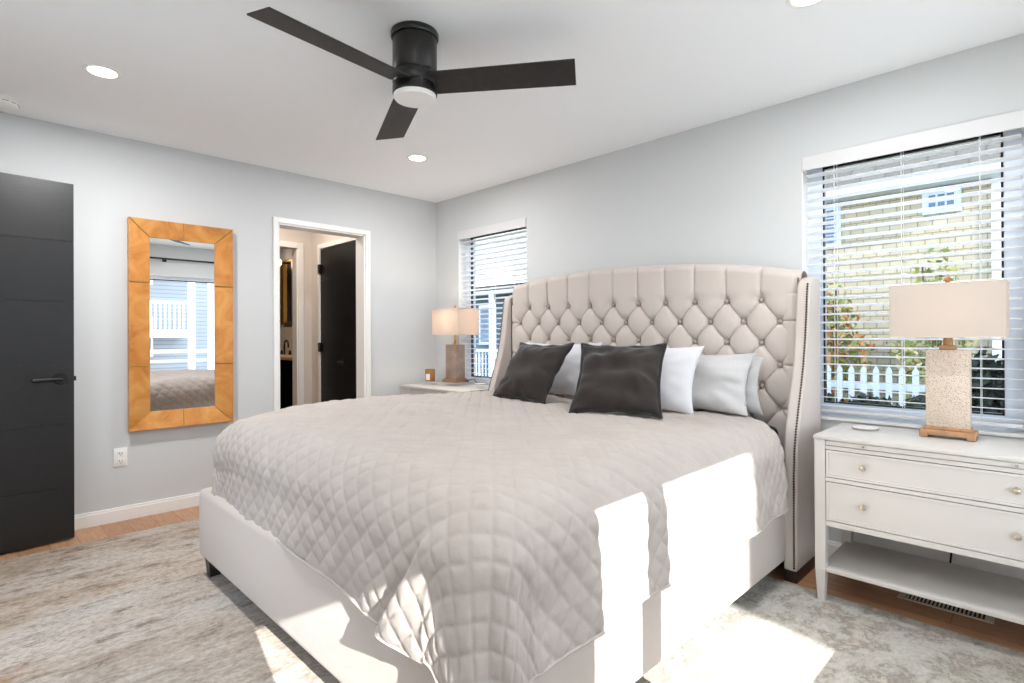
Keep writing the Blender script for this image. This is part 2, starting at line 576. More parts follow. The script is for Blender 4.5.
# hall and bathroom beyond the doorway
BD = (-1.70, -0.845, 0, 2.045)
wall_with_holes('wall_hall_far', 'x', -1.24, -1.15, -2.3, -0.70, 0, H, [BD], HALLW, 'hall wall with the bathroom doorway')
wall_with_holes('wall_hall_side', 'y', -0.70, -0.58, -1.27, -0.12, 0, H, [(-0.945, -0.122, 0, 2.03)], HALLW, 'hall wall holding the inner black door')
struct(box('wall_hall_near', -1.27, -0.12, -2.42, -2.3, 0, H, HALLW), 'hall end wall', 'wall')
struct(box('wall_bath_side', -3.75, -0.12, -0.1, 0.0, 0, H, HALLW), 'bathroom wall behind the vanity', 'wall')
struct(box('wall_bath_far', -3.87, -3.75, -2.42, 0.0, 0, H, GLOSSBLACK), 'far bathroom wall', 'wall')  # black stands in for the darkness seen in the vanity mirrors
struct(box('wall_bath_near', -3.75, -1.27, -2.42, -2.3, 0, H, GLOSSBLACK), 'bathroom wall coloured black so the vanity mirrors reflect dark', 'wall')  # out-of-view wall blackened to darken the mirror reflection
b = MB()
for y0, y1, z0, z1 in ((BD[1], BD[1] + 0.055, 0, 2.10), (BD[0] - 0.055, BD[0], 0, 2.10), (BD[0], BD[1], 2.045, 2.10)):
    b.box(-1.15, -1.133, y0, y1, z0, z1)
b.box(-1.25, -1.145, BD[1] - 0.012, BD[1] + 0.003, 0, 2.045)
struct(b.build('trim_3', TRIM, bev=0.002), 'white casing around the bathroom doorway', 'trim')
b = MB()
for x0, x1, z0, z1 in ((-0.985, -0.945, 0, 2.075), (-0.945, -0.122, 2.03, 2.075)):
    b.box(x0, x1, -0.717, -0.70, z0, z1)
struct(b.build('trim_4', TRIM, bev=0.002), 'white casing around the inner black door', 'trim')

def lever(parent, x, y, z, ax, rz):
    """round rose with a straight lever; built facing -y then turned"""
    b = MB()
    b.lathe([(0.0, 0.0), (0.033, 0.0), (0.034, 0.004), (0.032, 0.009), (0.012, 0.009), (0.010, 0.05), (0.0, 0.05)], (0, 0, 0), 28, 'y')
    b.tube([(0, -0.045, 0), (0.02, -0.05, 0), (0.05, -0.05, -0.001), (0.128, -0.05, -0.003)], 0.0105, 12)
    o = b.build('door_handle', BLACKMETAL, parent, smooth=True, loc=(x, y, z), rot=(0, 0, rz))
    return o

def black_door(name, w, h, label, grooves=(0.31, 0.67, 1.015, 1.37, 1.715)):
    """leaf in local x 0..w (hinge at 0), thickness y 0..0.035, face at y=0 towards -y"""
    b = MB()
    gs = [0.0] + [g for g in grooves] + [h]
    t = 0.036
    b.box(0.0, w, 0.003, t - 0.003, 0.012, h)
    for i in range(len(gs) - 1):
        z0 = gs[i] + (0.012 if i == 0 else 0.0022); z1 = gs[i + 1] - (0 if i == len(gs) - 2 else 0.0022)
        b.box(0.0, w, 0.0, t, z0, z1)
    o = struct(b.build(name, BLACKDOOR), label, 'door')
    return o
# the open bedroom door: free edge at (0.196,-2.745), swings from the rear doorway
ang = math.atan2(0.223 - 0.196, 2.745 - 3.06)
d1 = black_door('door_1', 0.80, 2.05, 'black panelled bedroom door standing open against the left wall')
dirv = Vector((-0.085, 0.9964, 0)); dirv.normalize()
hinge = Vector((0.196, -2.745, 0)) - dirv * 0.80
# local +x along dirv, local -y faces the room (+x world)
d1.matrix_world = Matrix(((dirv.x, -dirv.y, 0, hinge.x), (dirv.y, dirv.x, 0, hinge.y), (0, 0, 1, 0), (0, 0, 0, 1)))
hd = lever(d1, 0.80 - 0.062, 0.0, 0.93, 'x', PI)
hd.scale = (1, -1, 1); hd.rotation_euler = (0, 0, PI)
MB().box(0.797, 0.812, 0.010, 0.026, 0.915, 0.942, 0.002).build('latch', BLACKMETAL, d1)
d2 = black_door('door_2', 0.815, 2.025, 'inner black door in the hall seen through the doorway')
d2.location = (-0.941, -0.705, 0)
d2.data.materials[0] = mat('black_door_paint_shaded', '0c0b0b', 0.4, spec=0.3)  # darker copy of the door paint, standing in for hall shade
lever(d2, 0.44, 0.0, 0.93, 'x', 0)
for z in (0.35, 1.06, 1.83):
    MB().box(-0.022, 0.018, -0.022, -0.001, z - 0.045, z + 0.045, 0.003).build('hinge', BLACKMETAL, d2)

# ------------------------------------------------------------------ windows
def window(n, axis, base, span, z0, z1, sgn, label, glaze=True, mull=None, fw=0.055, off=0.085):
    """vinyl frame near the outside of the wall; base = inner wall face"""
    e = bpy.data.objects.new('window_%d' % n, None); COL.objects.link(e); struct(e, label, 'window')
    e.location = ((span[0] + span[1]) / 2, base, z0) if axis == 'y' else (base, (span[0] + span[1]) / 2, z0)
    ox, oy, oz = e.location
    b = MB(); g = MB()
    def bx(t, a0, a1, c0, c1, d0=off, d1=off + 0.055):
        if axis == 'y':
            t.box(a0 - ox, a1 - ox, base + d0 - oy, base + d1 - oy, c0 - oz, c1 - oz)
        else:
            t.box(base + d0 - ox, base + d1 - ox, a0 - oy, a1 - oy, c0 - oz, c1 - oz)
    a0, a1 = span
    bx(b, a0, a0 + fw, z0, z1); bx(b, a1 - fw, a1, z0, z1); bx(b, a0 + fw, a1 - fw, z0, z0 + fw); bx(b, a0 + fw, a1 - fw, z1 - 0.05, z1)
    if mull:
        for m0, m1 in mull:
            bx(b, m0, m1, z0 + fw, z1 - 0.05, -0.0, off + 0.055)
    f = b.build('window_frame', VINYL, e, bev=0.002); f['kind'] = 'structure'
    k = MB()
    gw = 0.008
    A0, A1, Z0, Z1 = a0 + fw, a1 - fw, z0 + fw, z1 - 0.05
    for q in ((A0, A0 + gw, Z0, Z1), (A1 - gw, A1, Z0, Z1), (A0, A1, Z0, Z0 + gw), (A0, A1, Z1 - 0.014, Z1)):
        bx(k, *q, off - 0.004, off + 0.02)
    k = k.build('dark_strip', BLACKMETAL, e); k['kind'] = 'structure'  # black edging; top strip stands in for the shaded gap under the valance
    bx(g, A0, A1, Z0, Z1, off + 0.028, off + 0.032)
    p = g.build('pane', GLASS_DIM if n < 3 else GLASS, e); p['kind'] = 'structure'
    r_ = MB()
    bx(r_, a0, a0 + 0.004, z0, z1, 0.0, off); bx(r_, a1 - 0.004, a1, z0, z1, 0.0, off); bx(r_, a0, a1, z0, z0 + 0.012, -0.012, off); bx(r_, a0, a1, z1 - 0.004, z1, 0.0, off)
    r_ = r_.build('jamb_liner', TRIM, e); r_['kind'] = 'structure'
    return e
window(1, 'y', 0.0, (W1[0], W1[1]), W1[2], W1[3], 1, 'narrow window in the corner beyond the bed', fw=0.075)
window(2, 'y', 0.0, (W2[0], W2[1]), W2[2], W2[3], 1, 'wide window above the near nightstand', fw=0.078)
window(3, 'x', X1, (W3[0], W3[1]), W3[2], W3[3], 1, 'sunny double window reflected in the mirror', mull=[(-1.94, -1.85)], fw=0.03)
window(4, 'x', X1, (W4[0], W4[1]), W4[2], W4[3], 1, 'sunny window nearest the viewer', fw=0.03)

window(5, 'y', Y2 - 0.12, (1.75, 2.40), 0.08, 2.10, 1, 'unseen glazed door added behind the viewer for fill daylight', fw=0.04, off=0.03)  # made-up opening that lets fill daylight into the room
struct(box('sun_block_wall', X1, X1 + 0.15, -9.0, Y2 - 0.12, -0.45, 3.0, TRIM), 'unseen white outside wall added to block sun from the rear door', 'wall')  # added sun blocker, keeps direct sun out of the rear door
struct(box('patio', 1.45, X1, -9.0, Y2 - 0.12, -0.2, -0.02, mat('pale_bounce_stone', 'dedad2', 0.9)), 'unseen pale slab added to bounce skylight through the rear glazed door', 'patio')  # added bounce surface, sends skylight up to the ceiling
def blind(w, label, bottom=0.76):
    x0, x1, z0, z1 = w
    cx = (x0 + x1) / 2
    e = empty('window_blind', label, 'blind', (cx, 0.03, z0))
    hw = (x1 - x0) / 2 - 0.004
    b = MB(); b.box(-hw, hw, -0.046, -0.034, z1 - z0 - 0.078, z1 - z0 - 0.003, 0.003); b.box(-hw, -hw + 0.01, -0.034, 0.03, z1 - z0 - 0.078, z1 - z0 - 0.003); b.box(hw - 0.01, hw, -0.034, 0.03, z1 - z0 - 0.078, z1 - z0 - 0.003)
    b.build('valance', BLIND, e)
    box('head_rail', -hw + 0.012, hw - 0.012, -0.022, 0.028, z1 - z0 - 0.055, z1 - z0 - 0.004, BLIND, e)
    b = MB()
    z = bottom - z0 + 0.03
    while z < z1 - z0 - 0.075:
        sw = hw - 0.012
        n = 5
        ring = []
        pts = []
        for i in range(n):
            t = i / (n - 1) * 2 - 1
            pts.append((t * 0.0245, z + 0.0018 * (1 - t * t) - 0.0030 * t))
        poly = pts + [(y, zz - 0.0026) for y, zz in pts[::-1]]
        b.prism(poly, -sw, sw, 'x')
        z += 0.0437
    s = b.build('slats', SLAT, e)
    box('bottom_rail', -hw + 0.012, hw - 0.012, -0.024, 0.024, bottom - z0 - 0.005, bottom - z0 + 0.012, BLIND, e, bev=0.003)
    for f in (-0.66, 0.0, 0.66):
        b = MB()
        for dy in (-0.026, 0.026):
            b.box(f * hw - 0.0012, f * hw + 0.0012, dy - 0.0008, dy + 0.0008, bottom - z0, z1 - z0 - 0.05)
        b.build('ladder_cord', BLIND, e)
    return e
blind(W1, 'white slatted blind in the narrow corner window behind the lit lamp')
blind(W2, 'white slatted blind in the wide window behind the near nightstand')

# curtain, rod and guard at the sunny windows
e = empty('curtain_rod', 'black curtain rod mounted above the sunny windows', 'curtain rod', (X1 - 0.09, -1.9, 2.24))
MB().tube([(0, -1.35, 0), (0, 1.55, 0)], 0.0125, 12).build('rod', BLACKMETAL, e, smooth=True)
for y in (-1.25, 0.65, 1.45):
    b = MB(); b.box(0, 0.088, y - 0.008, y + 0.008, -0.008, 0.008); b.box(0.078, 0.09, y - 0.025, y + 0.025, -0.035, 0.02)
    b.build('bracket', BLACKMETAL, e)
for y in (-1.37, 1.57):
    MB().sphere((0, y, 0), 0.024).build('finial', BLACKMETAL, e, smooth=True)
def curtain(y0, y1, label):
    vs, fs = [], []
    n = 90; zs = [0.02, 0.6, 1.2, 1.8, 2.215]
    for j, z in enumerate(zs):
        for i in range(n + 1):
            t = i / n
            amp = 0.03 * (1 - 0.25 * j / 4)
            vs.append((X1 - 0.09 + amp * math.sin(t * 2 * PI * 9), y0 + (y1 - y0) * t + 0.008 * math.sin(t * 2 * PI * 18), z))
    for j in range(len(zs) - 1):
        for i in range(n):
            a = j * (n + 1) + i
            fs.append((a, a + 1, a + n + 2, a + n + 1))
    o = link_mesh('curtain', vs, fs, mat('white_curtain_cloth', 'eeeae4', 0.95, bump=0.2, bscale=700), smooth=True)
    md = o.modifiers.new('thick', 'SOLIDIFY'); md.thickness = 0.003
    return tag(o, label, 'curtain')
curtain(-2.66, -2.19, 'gathered white curtain hanging between the two sunny windows')

# ------------------------------------------------------------------ ceiling fixtures
def recessed(x, y, label, warm=False, power=LAMP_W):
    e = empty('recessed_light', label, 'ceiling light', (x, y, H), 0, 'recessed ceiling lights')
    MB().lathe([(0.056, 0.0), (0.062, -0.004), (0.075, -0.003), (0.078, 0.0)], (0, 0, 0), 40, closed=False).build('trim_ring', TRIM, e, smooth=True)
    MB().lathe([(0.0, -0.002), (0.057, -0.002), (0.057, 0.0), (0.0, 0.0)], (0, 0, 0), 40).build('lens', mat('lit_lens_warm' if warm else 'lit_lens', 'fff3e4' if warm else 'fffaf2', 0.5, emit='ffe9d0' if warm else 'fffaf4', es=6.0), e)
    L = bpy.data.lights.new('recessed_light_beam', 'AREA'); L.shape = 'DISK'; L.size = 0.11
    L.energy = power; L.color = (1.0, 0.86, 0.74) if warm else (1.0, 1.0, 1.0)
    lo = bpy.data.objects.new('recessed_light_beam', L); COL.objects.link(lo); lo.parent = e; lo.location = (0, 0, -0.012)
    return e
recessed(0.975, -2.72, 'recessed ceiling light nearest the black bedroom door', power=12.0)
recessed(0.970, -0.895, 'recessed ceiling light above the far nightstand end of the room')
recessed(3.555, -0.93, 'recessed ceiling light above the near nightstand, at the top edge')
recessed(3.55, -2.72, 'recessed ceiling light overhead by the sunny windows')
recessed(-0.62, -1.25, 'warm recessed light in the hall beyond the doorway', True, 4.0)
recessed(-2.6, -1.0, 'warm recessed light in the bathroom', True, 6.0)

# smoke detector
e = empty('smoke_detector', 'white round smoke detector on the ceiling above the black door', 'smoke detector', (0.245, -3.05, H))
MB().lathe([(0.0, 0.0), (0.075, 0.0), (0.075, -0.012), (0.0, -0.012)], (0, 0, 0), 40).build('mounting_plate', TRIM, e, smooth=True)
MB().lathe([(0.0, -0.012), (0.068, -0.012), (0.070, -0.018), (0.066, -0.036), (0.055, -0.042), (0.0, -0.043)], (0, 0, 0), 40).build('housing', TRIM, e, smooth=True)
b = MB()
for k in range(12):
    a = 2 * PI * k / 12
    b.tube([(0.0695 * math.cos(a + t * 0.36), 0.0695 * math.sin(a + t * 0.36), -0.027) for t in (0, 0.33, 0.66, 1)], 0.0016, 5)
b.build('vent_slots', mat('grey_slot', '6f7276', 0.6), e)

# ceiling fan
FZ = 2.226
e = empty('ceiling_fan', 'black flush-mount ceiling fan with three blades and a white light disc', 'ceiling fan', (2.300, -1.842, H))
MB().lathe([(0.0, 0.0), (0.098, 0.0), (0.100, -0.004), (0.100, -0.020), (0.096, -0.026), (0.0, -0.026)], (0, 0, 0), 48).build('canopy', FANBODY, e, smooth=True)
MB().lathe([(0.0, -0.026), (0.090, -0.026), (0.0925, -0.032), (0.0925, -0.165), (0.089, -0.170), (0.0, -0.170)], (0, 0, 0), 48).build('motor_housing', FANBODY, e, smooth=True)
MB().lathe([(0.0, -0.172), (0.090, -0.172), (0.093, -0.177), (0.093, -0.218), (0.090, -0.222), (0.0, -0.222)], (0, 0, 0), 48).build('blade_hub', FANBODY, e, smooth=True)
MB().lathe([(0.0, -0.224), (0.091, -0.224), (0.0935, -0.229), (0.0935, -0.258), (0.090, -0.262), (0.0, -0.262)], (0, 0, 0), 48).build('light_collar', FANBODY, e, smooth=True)
MB().lathe([(0.0, -0.262), (0.089, -0.262), (0.0895, -0.272), (0.083, -0.280), (0.05, -0.284), (0.0, -0.285)], (0, 0, 0), 48).build('light_diffuser', mat('fan_diffuser', 'f4f3f2', 0.5), e, smooth=True)
sgns = (1, -1, 1)
for k in range(3):
    a = math.radians(-83.5) + k * 2 * PI / 3
    b = MB()
    L0, L1, ch, th = 0.075, 0.674, 0.076, 0.007
    c8 = []
    for zz in (-th / 2, th / 2):
        for (r, s, w) in ((L0, -1, 0.9), (L1, -1, 1), (L1, 1, 1), (L0, 1, 0.9)):
            c8.append((r, s * ch * w, zz))
    b.hexa(c8)
    o = b.build('blade', FANBLADE, e, bev=0.002)
    o.rotation_euler = (math.radians(12.8) * (-1), 0, a)
    o.location = (0, 0, FZ - H)

# ------------------------------------------------------------------ wall mirror
e = empty('wall_mirror', 'tall mirror in a wide amber mitred frame with brass seams on the left wall', 'mirror', (0.0, -2.145, 0.565))
my0, my1, mz0, mz1 = -2.455 + 2.145, -1.837 + 2.145, 0.0, 1.365
iy0, iy1, iz0, iz1 = -2.337 + 2.145, -1.950 + 2.145, 0.115, 1.251
def frame_piece(p4out, p4in, name='frame_segment'):
    pass
def quad_prism(o0, o1, i1, i0):
    """outer edge deep at the rim, sloping down to the glass"""
    b = MB()
    top = [(0.052, *o0), (0.052, *o1), (0.030, *i1), (0.030, *i0)]
    bot = [(0.002, *o0), (0.002, *o1), (0.002, *i1), (0.002, *i0)]
    b.hexa(bot + top)
    return b.build('frame_segment', AMBER, e, bev=0.003)
ym = (my0 + my1) / 2 - 0.0
quad_prism((my0, mz1), (ym, mz1), ((iy0 + iy1) / 2, iz1), (iy0, iz1))
quad_prism((ym, mz1), (my1, mz1), (iy1, iz1), ((iy0 + iy1) / 2, iz1))
quad_prism((my0, mz0), (ym, mz0), ((iy0 + iy1) / 2, iz0), (iy0, iz0))
quad_prism((ym, mz0), (my1, mz0), (iy1, iz0), ((iy0 + iy1) / 2, iz0))
zc = [mz0, 0.415, 0.955, mz1]; zi = [iz0, 0.415, 0.955, iz1]
for k in range(3):
    quad_prism((my0, zc[k]), (my0, zc[k + 1]), (iy0, zi[k + 1]), (iy0, zi[k]))
    quad_prism((my1, zc[k]), (my1, zc[k + 1]), (iy1, zi[k + 1]), (iy1, zi[k]))
def seam(o, i):
    MB().tube([(0.0525, *o), (0.0305, *i)], 0.0036, 6).build('seam', GOLD, e, smooth=True)
for o_, i_ in (((my0, mz0), (iy0, iz0)), ((my1, mz0), (iy1, iz0)), ((my0, mz1), (iy0, iz1)), ((my1, mz1), (iy1, iz1)),
               ((ym, mz1), ((iy0 + iy1) / 2, iz1)), ((ym, mz0), ((iy0 + iy1) / 2, iz0)),
               ((my0, 0.415), (iy0, 0.415)), ((my0, 0.955), (iy0, 0.955)), ((my1, 0.415), (iy1, 0.415)), ((my1, 0.955), (iy1, 0.955))):
    seam(o_, i_)
box('glass', 0.004, 0.024, iy0 - 0.004, iy1 + 0.004, iz0 - 0.004, iz1 + 0.004, MIRROR, e)

# outlet
e = empty('wall_outlet', 'white double electrical outlet low on the left wall under the mirror', 'outlet', (0, -2.493, 0.405))
box('cover_plate', 0.0005, 0.006, -0.036, 0.036, -0.058, 0.058, TRIM, e, bev=0.0015)
for z in (-0.024, 0.024):
    o = MB().box(0.006, 0.0085, -0.016, 0.016, z - 0.014, z + 0.014, 0.001).build('socket', TRIM, e)
    MB().box(0.0085, 0.0092, -0.009, -0.006, z - 0.004, z + 0.007).box(0.0085, 0.0092, 0.006, 0.009, z - 0.004, z + 0.006).box(0.0085, 0.0092, -0.002, 0.002, z - 0.011, z - 0.007).build('slot', BLACKMETAL, o)

# floor register
e = empty('floor_vent', 'metal slotted floor vent in the oak floor under the near nightstand', 'vent', (3.865, -0.225, 0.0))
b = MB(); b.box(-0.16, 0.16, -0.052, -0.040, 0, 0.005); b.box(-0.16, 0.16, 0.040, 0.052, 0, 0.005); b.box(-0.16, -0.135, -0.04, 0.04, 0, 0.005); b.box(0.135, 0.16, -0.04, 0.04, 0, 0.005)
b.build('vent_frame', mat('taupe_metal', 'd2c9c0', 0.5), e, bev=0.001)
box('vent_well', -0.136, 0.136, -0.041, 0.041, 0.0002, 0.0012, mat('vent_dark', '2d2825', 0.8), e)
b = MB()
for k in range(20):
    x = -0.131 + k * 0.0138
    b.box(x, x + 0.0066, -0.04, 0.04, 0.0012, 0.0042)
b.build('louvres', mat('taupe_metal', 'd2c9c0', 0.5), e)

# rug
b = MB(); b.box(0.335, 4.45, -3.52, -0.478, 0.0005, 0.010, 0.003)
tag(b.build('area_rug', RUGM, smooth=True), 'large distressed beige and grey area rug under the bed', 'rug')

# ------------------------------------------------------------------ bed
BX0, BX1, BY0 = 1.235, 3.30, -2.385
e = bed = empty('upholstered_bed', 'cream linen bed frame with a tall button-tufted wingback headboard', 'bed', (2.26, -1.2, 0.0))
ox, oy = 2.26, -1.2
def bb(name, x0, x1, y0, y1, z0, z1, m, parent=bed, bev=0.0, seg=3):
    return box(name, x0 - ox, x1 - ox, y0 - oy, y1 - oy, z0, z1, m, parent, bev=bev, seg=seg)
bb('footboard', BX0, BX1, BY0, BY0 + 0.09, 0.095, 0.425, LINEN, bev=0.03, seg=4)
bb('side_rail', BX0, BX0 + 0.08, BY0 + 0.075, -0.24, 0.095, 0.415, LINEN, bev=0.015)
bb('side_rail', BX1 - 0.08, BX1, BY0 + 0.075, -0.24, 0.095, 0.415, LINEN, bev=0.015)
bb('slat_deck', BX0 + 0.07, BX1 - 0.07, BY0 + 0.08, -0.24, 0.22, 0.27, BLACKFAB)
for x, y in ((BX0 + 0.075, BY0 + 0.05), (BX1 - 0.075, BY0 + 0.05)):
    b = MB(); t, u = 0.032, 0.024
    b.hexa([(x - ox - u, y - oy - u, 0.010), (x - ox + u, y - oy - u, 0.010), (x - ox + u, y - oy + u, 0.010), (x - ox - u, y - oy + u, 0.010),
            (x - ox - t, y - oy - t, 0.10), (x - ox + t, y - oy - t, 0.10), (x - ox + t, y - oy + t, 0.10), (x - ox - t, y - oy + t, 0.10)])
    b.build('leg', DARKWOOD, bed, bev=0.003)

# headboard panel, tufted
hx0, hx1 = 1.235, 3.292
def htop(x):
    t = (x - 2.26) / 1.03
    return 1.602 - 0.085 * abs(t) ** 2.6 - 0.028 * t
DX, DZ_ = 0.187, 0.1135
zrow1 = 1.372
xb0 = 2.26 + 0.000     # a row-2 button sits at x = 2.26
def tuft(x, z):
    """0..1 puffiness"""
    tilt = -0.0145 * (x - 1.4)
    zr = z - (zrow1 + tilt)
    u = (x - xb0) / DX
    w = zr / DZ_
    # buttons: row1 (w=0): u = n+0.5; row2 (w=-1): u = n
    p = (u - 0.5) / 1.0 + w / 2 * 1.0
    q = (u - 0.5) / 1.0 - w / 2 * 1.0
    fr = lambda v: np.abs(v - np.round(v))
    dl = np.minimum(fr(p), fr(q)) / 6.93          # metres to the nearest diagonal pleat
    crease = np.exp(-(dl / 0.0055))
    # nearest button: same-parity lattice point, p and q both whole
    pr, qr = np.round(p), np.round(q)
    ub = (pr + qr) / 2; wb = pr - qr
    uu = (u - 0.5) - ub; ww = w - wb
    rb = np.sqrt((uu * DX) ** 2 + (ww * DZ_) ** 2)
    dimple = np.exp(-(rb / 0.019) ** 2) + 0.35 * np.exp(-(rb / 0.04) ** 2)
    bulge = (np.abs(np.sin(PI * p)) * np.abs(np.sin(PI * q))) ** 0.6
    dia = 0.62 + 0.38 * bulge - 0.30 * crease - 0.55 * dimple
    d2 = fr(u - 0.5) * DX
    rtop = np.sqrt(d2 ** 2 + (w * DZ_) ** 2)
    top = 0.78 + 0.22 * np.abs(np.sin(PI * (u - 0.5))) ** 0.8 - 0.34 * np.exp(-d2 / 0.0055) - 0.55 * (np.exp(-(rtop / 0.019) ** 2) + 0.35 * np.exp(-(rtop / 0.04) ** 2))
    k = np.clip(w / 0.45, 0, 1); k = k * k * (3 - 2 * k)
    ext = 0.62 + 0.38 * (np.abs(np.sin(PI * (u - 0.5)))) ** 1.2 - 0.30 * np.exp(-d2 / 0.0055) - 0.55 * (np.exp(-(rtop / 0.019) ** 2) + 0.35 * np.exp(-(rtop / 0.04) ** 2))
    return np.where(w > 0, ext * (1 - k) + top * k, dia)
nx, nz = 640, 360
xs = np.linspace(hx0, hx1, nx)
vs = []
PROF = 22
z_low = 0.36
tt = np.linspace(0, 1, nz)
rows = []
for j in range(nz):
    z = z_low + (np.array([htop(x) for x in xs]) - 0.045 - z_low) * tt[j]
    f = tuft(xs, z)
    u = np.abs((xs - xb0) / DX)
    # side strip past the last buttons
    side = np.clip((u - 5.0) / 0.25, 0, 1)
    tilt = -0.0145 * (xs - 1.4)
    w = (z - zrow1 - tilt) / DZ_
    hor = 0.95 - 0.4 * np.exp(-(np.abs((w + 1) / 2 - np.round((w + 1) / 2)) * 2 * DZ_) / 0.006)
    hor = np.where(w > 0.2, 1.0, hor)
    f = f * (1 - side) + np.where(w > 0.2, f, hor) * side
    # no buttons below the mattress line: fade to flat
    flat = np.clip((0.62 - z) / 0.1, 0, 1)
    f = f * (1 - flat) + 0.9 * flat
    edge = np.clip((htop(2.26) * 0 + (np.array([htop(x) for x in xs]) - z) / 0.05), 0, 1)
    y = -0.195 - 0.036 * f
    ends = np.clip(np.minimum(xs - hx0, hx1 - xs) / 0.03, 0, 1)
    y = y + (1 - np.sqrt(ends)) * 0.03
    rows.append(np.stack([xs, y, z], 1))
last = rows[-1]
htops = np.array([htop(x) for x in xs])
for k in range(1, 11):
    a = k / 10 * PI
    yy0, yy1 = last[:, 1], -0.085
    mid = (yy0 + yy1) / 2; rad = (yy1 - yy0) / 2
    y = mid - rad * np.cos(a); z = last[:, 2] + 0.045 * np.sin(a)
    rows.append(np.stack([xs, y, z], 1))
rows.append(np.stack([xs, np.full(nx, -0.085), np.full(nx, z_low)], 1))
G = np.concatenate(rows) - np.array([ox, oy, 0])
nr = len(rows)
idx = np.arange(nr * nx).reshape(nr, nx)
FS = np.stack([idx[:-1, :-1], idx[:-1, 1:], idx[1:, 1:], idx[1:, :-1]], -1).reshape(-1, 4)
hb = link_mesh('headboard', G, FS.tolist(), LINEN, bed, smooth=True)
# buttons
bd = MB().sphere((0, 0, 0), 0.0130, 2, (1, 0.6, 1))
proto = None
r = 0
z = zrow1
for r in range(0, 6):
    for n in range(-6, 7):
        u = n + (0.5 if r % 2 == 0 else 0.0)
        if abs(u) > 5.01:
            continue
        x = xb0 + u * DX
        z = zrow1 - r * DZ_ - 0.0145 * (x - 1.4)
        if z < 0.80:
            continue
        if proto is None:
            proto = bd.build('button', BUTTON, hb, smooth=True, loc=(x - ox, -0.206 - oy, z))
        else:
            c = proto.copy(); COL.objects.link(c); c.parent = hb; c.location = (x - ox, -0.206 - oy, z)
# wings
WPROF = [(0.055, -0.455), (0.30, -0.455), (0.50, -0.452), (0.62, -0.443), (0.72, -0.420), (0.82, -0.385), (0.93, -0.343), (1.04, -0.308), (1.16, -0.282), (1.28, -0.264), (1.38, -0.252), (1.435, -0.240), (1.462, -0.215), (1.472, -0.17)]
def wing_y(z):
    return float(np.interp(z, [p[0] for p in WPROF], [p[1] for p in WPROF]))
def wing(x0, x1, dz, outer):
    b = MB()
    poly = []
    for i in range(60):
        z = 0.055 + (1.472 - 0.055) * i / 59
        poly.append((wing_y(z) - oy, z + dz * (i / 59)))
    poly += [(-0.08 - oy, 1.472 + dz), (-0.08 - oy, 0.055)]
    # x extent bulges a little towards the bed at the top
    b.prism(poly, x0 - ox, x1 - ox, 'x')
    w = b.build('headboard_wing', LINEN, bed, smooth=True, bev=0.012, seg=4)
    nb = MB()
    z = 0.075
    xo = outer
    while z < 1.44:
        y = wing_y(z)
        nb.sphere((xo - ox, y - oy - 0.0022, z + dz * (z / 1.472)), 0.0060, 1, (1, 0.7, 1))
        z += 0.0128
    nb.build('nailhead_trim', BRASSNAIL, w, smooth=True)
    base = box('plinth', x0 - ox + 0.004, x1 - ox - 0.004, -0.445 - oy, -0.09 - oy, 0.0, 0.056, DARKWOOD, w)
    return w
wr = wing(3.288, 3.350, -0.020, 3.338)
wl = wing(1.172, 1.234, 0.010, 1.184)
for w, x in ((wr, 3.287), (wl, 1.236)):
    pts = [(x - ox, -0.215 - oy, z) for z in np.linspace(0.60, 1.45, 12)]
    MB().tube(pts, 0.005, 8).build('piping', PIPING, w, smooth=True)

# mattress
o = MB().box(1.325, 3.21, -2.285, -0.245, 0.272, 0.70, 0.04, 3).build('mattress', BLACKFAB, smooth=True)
tag(o, 'thick dark mattress on the cream bed, showing at the gap by the headboard', 'mattress')

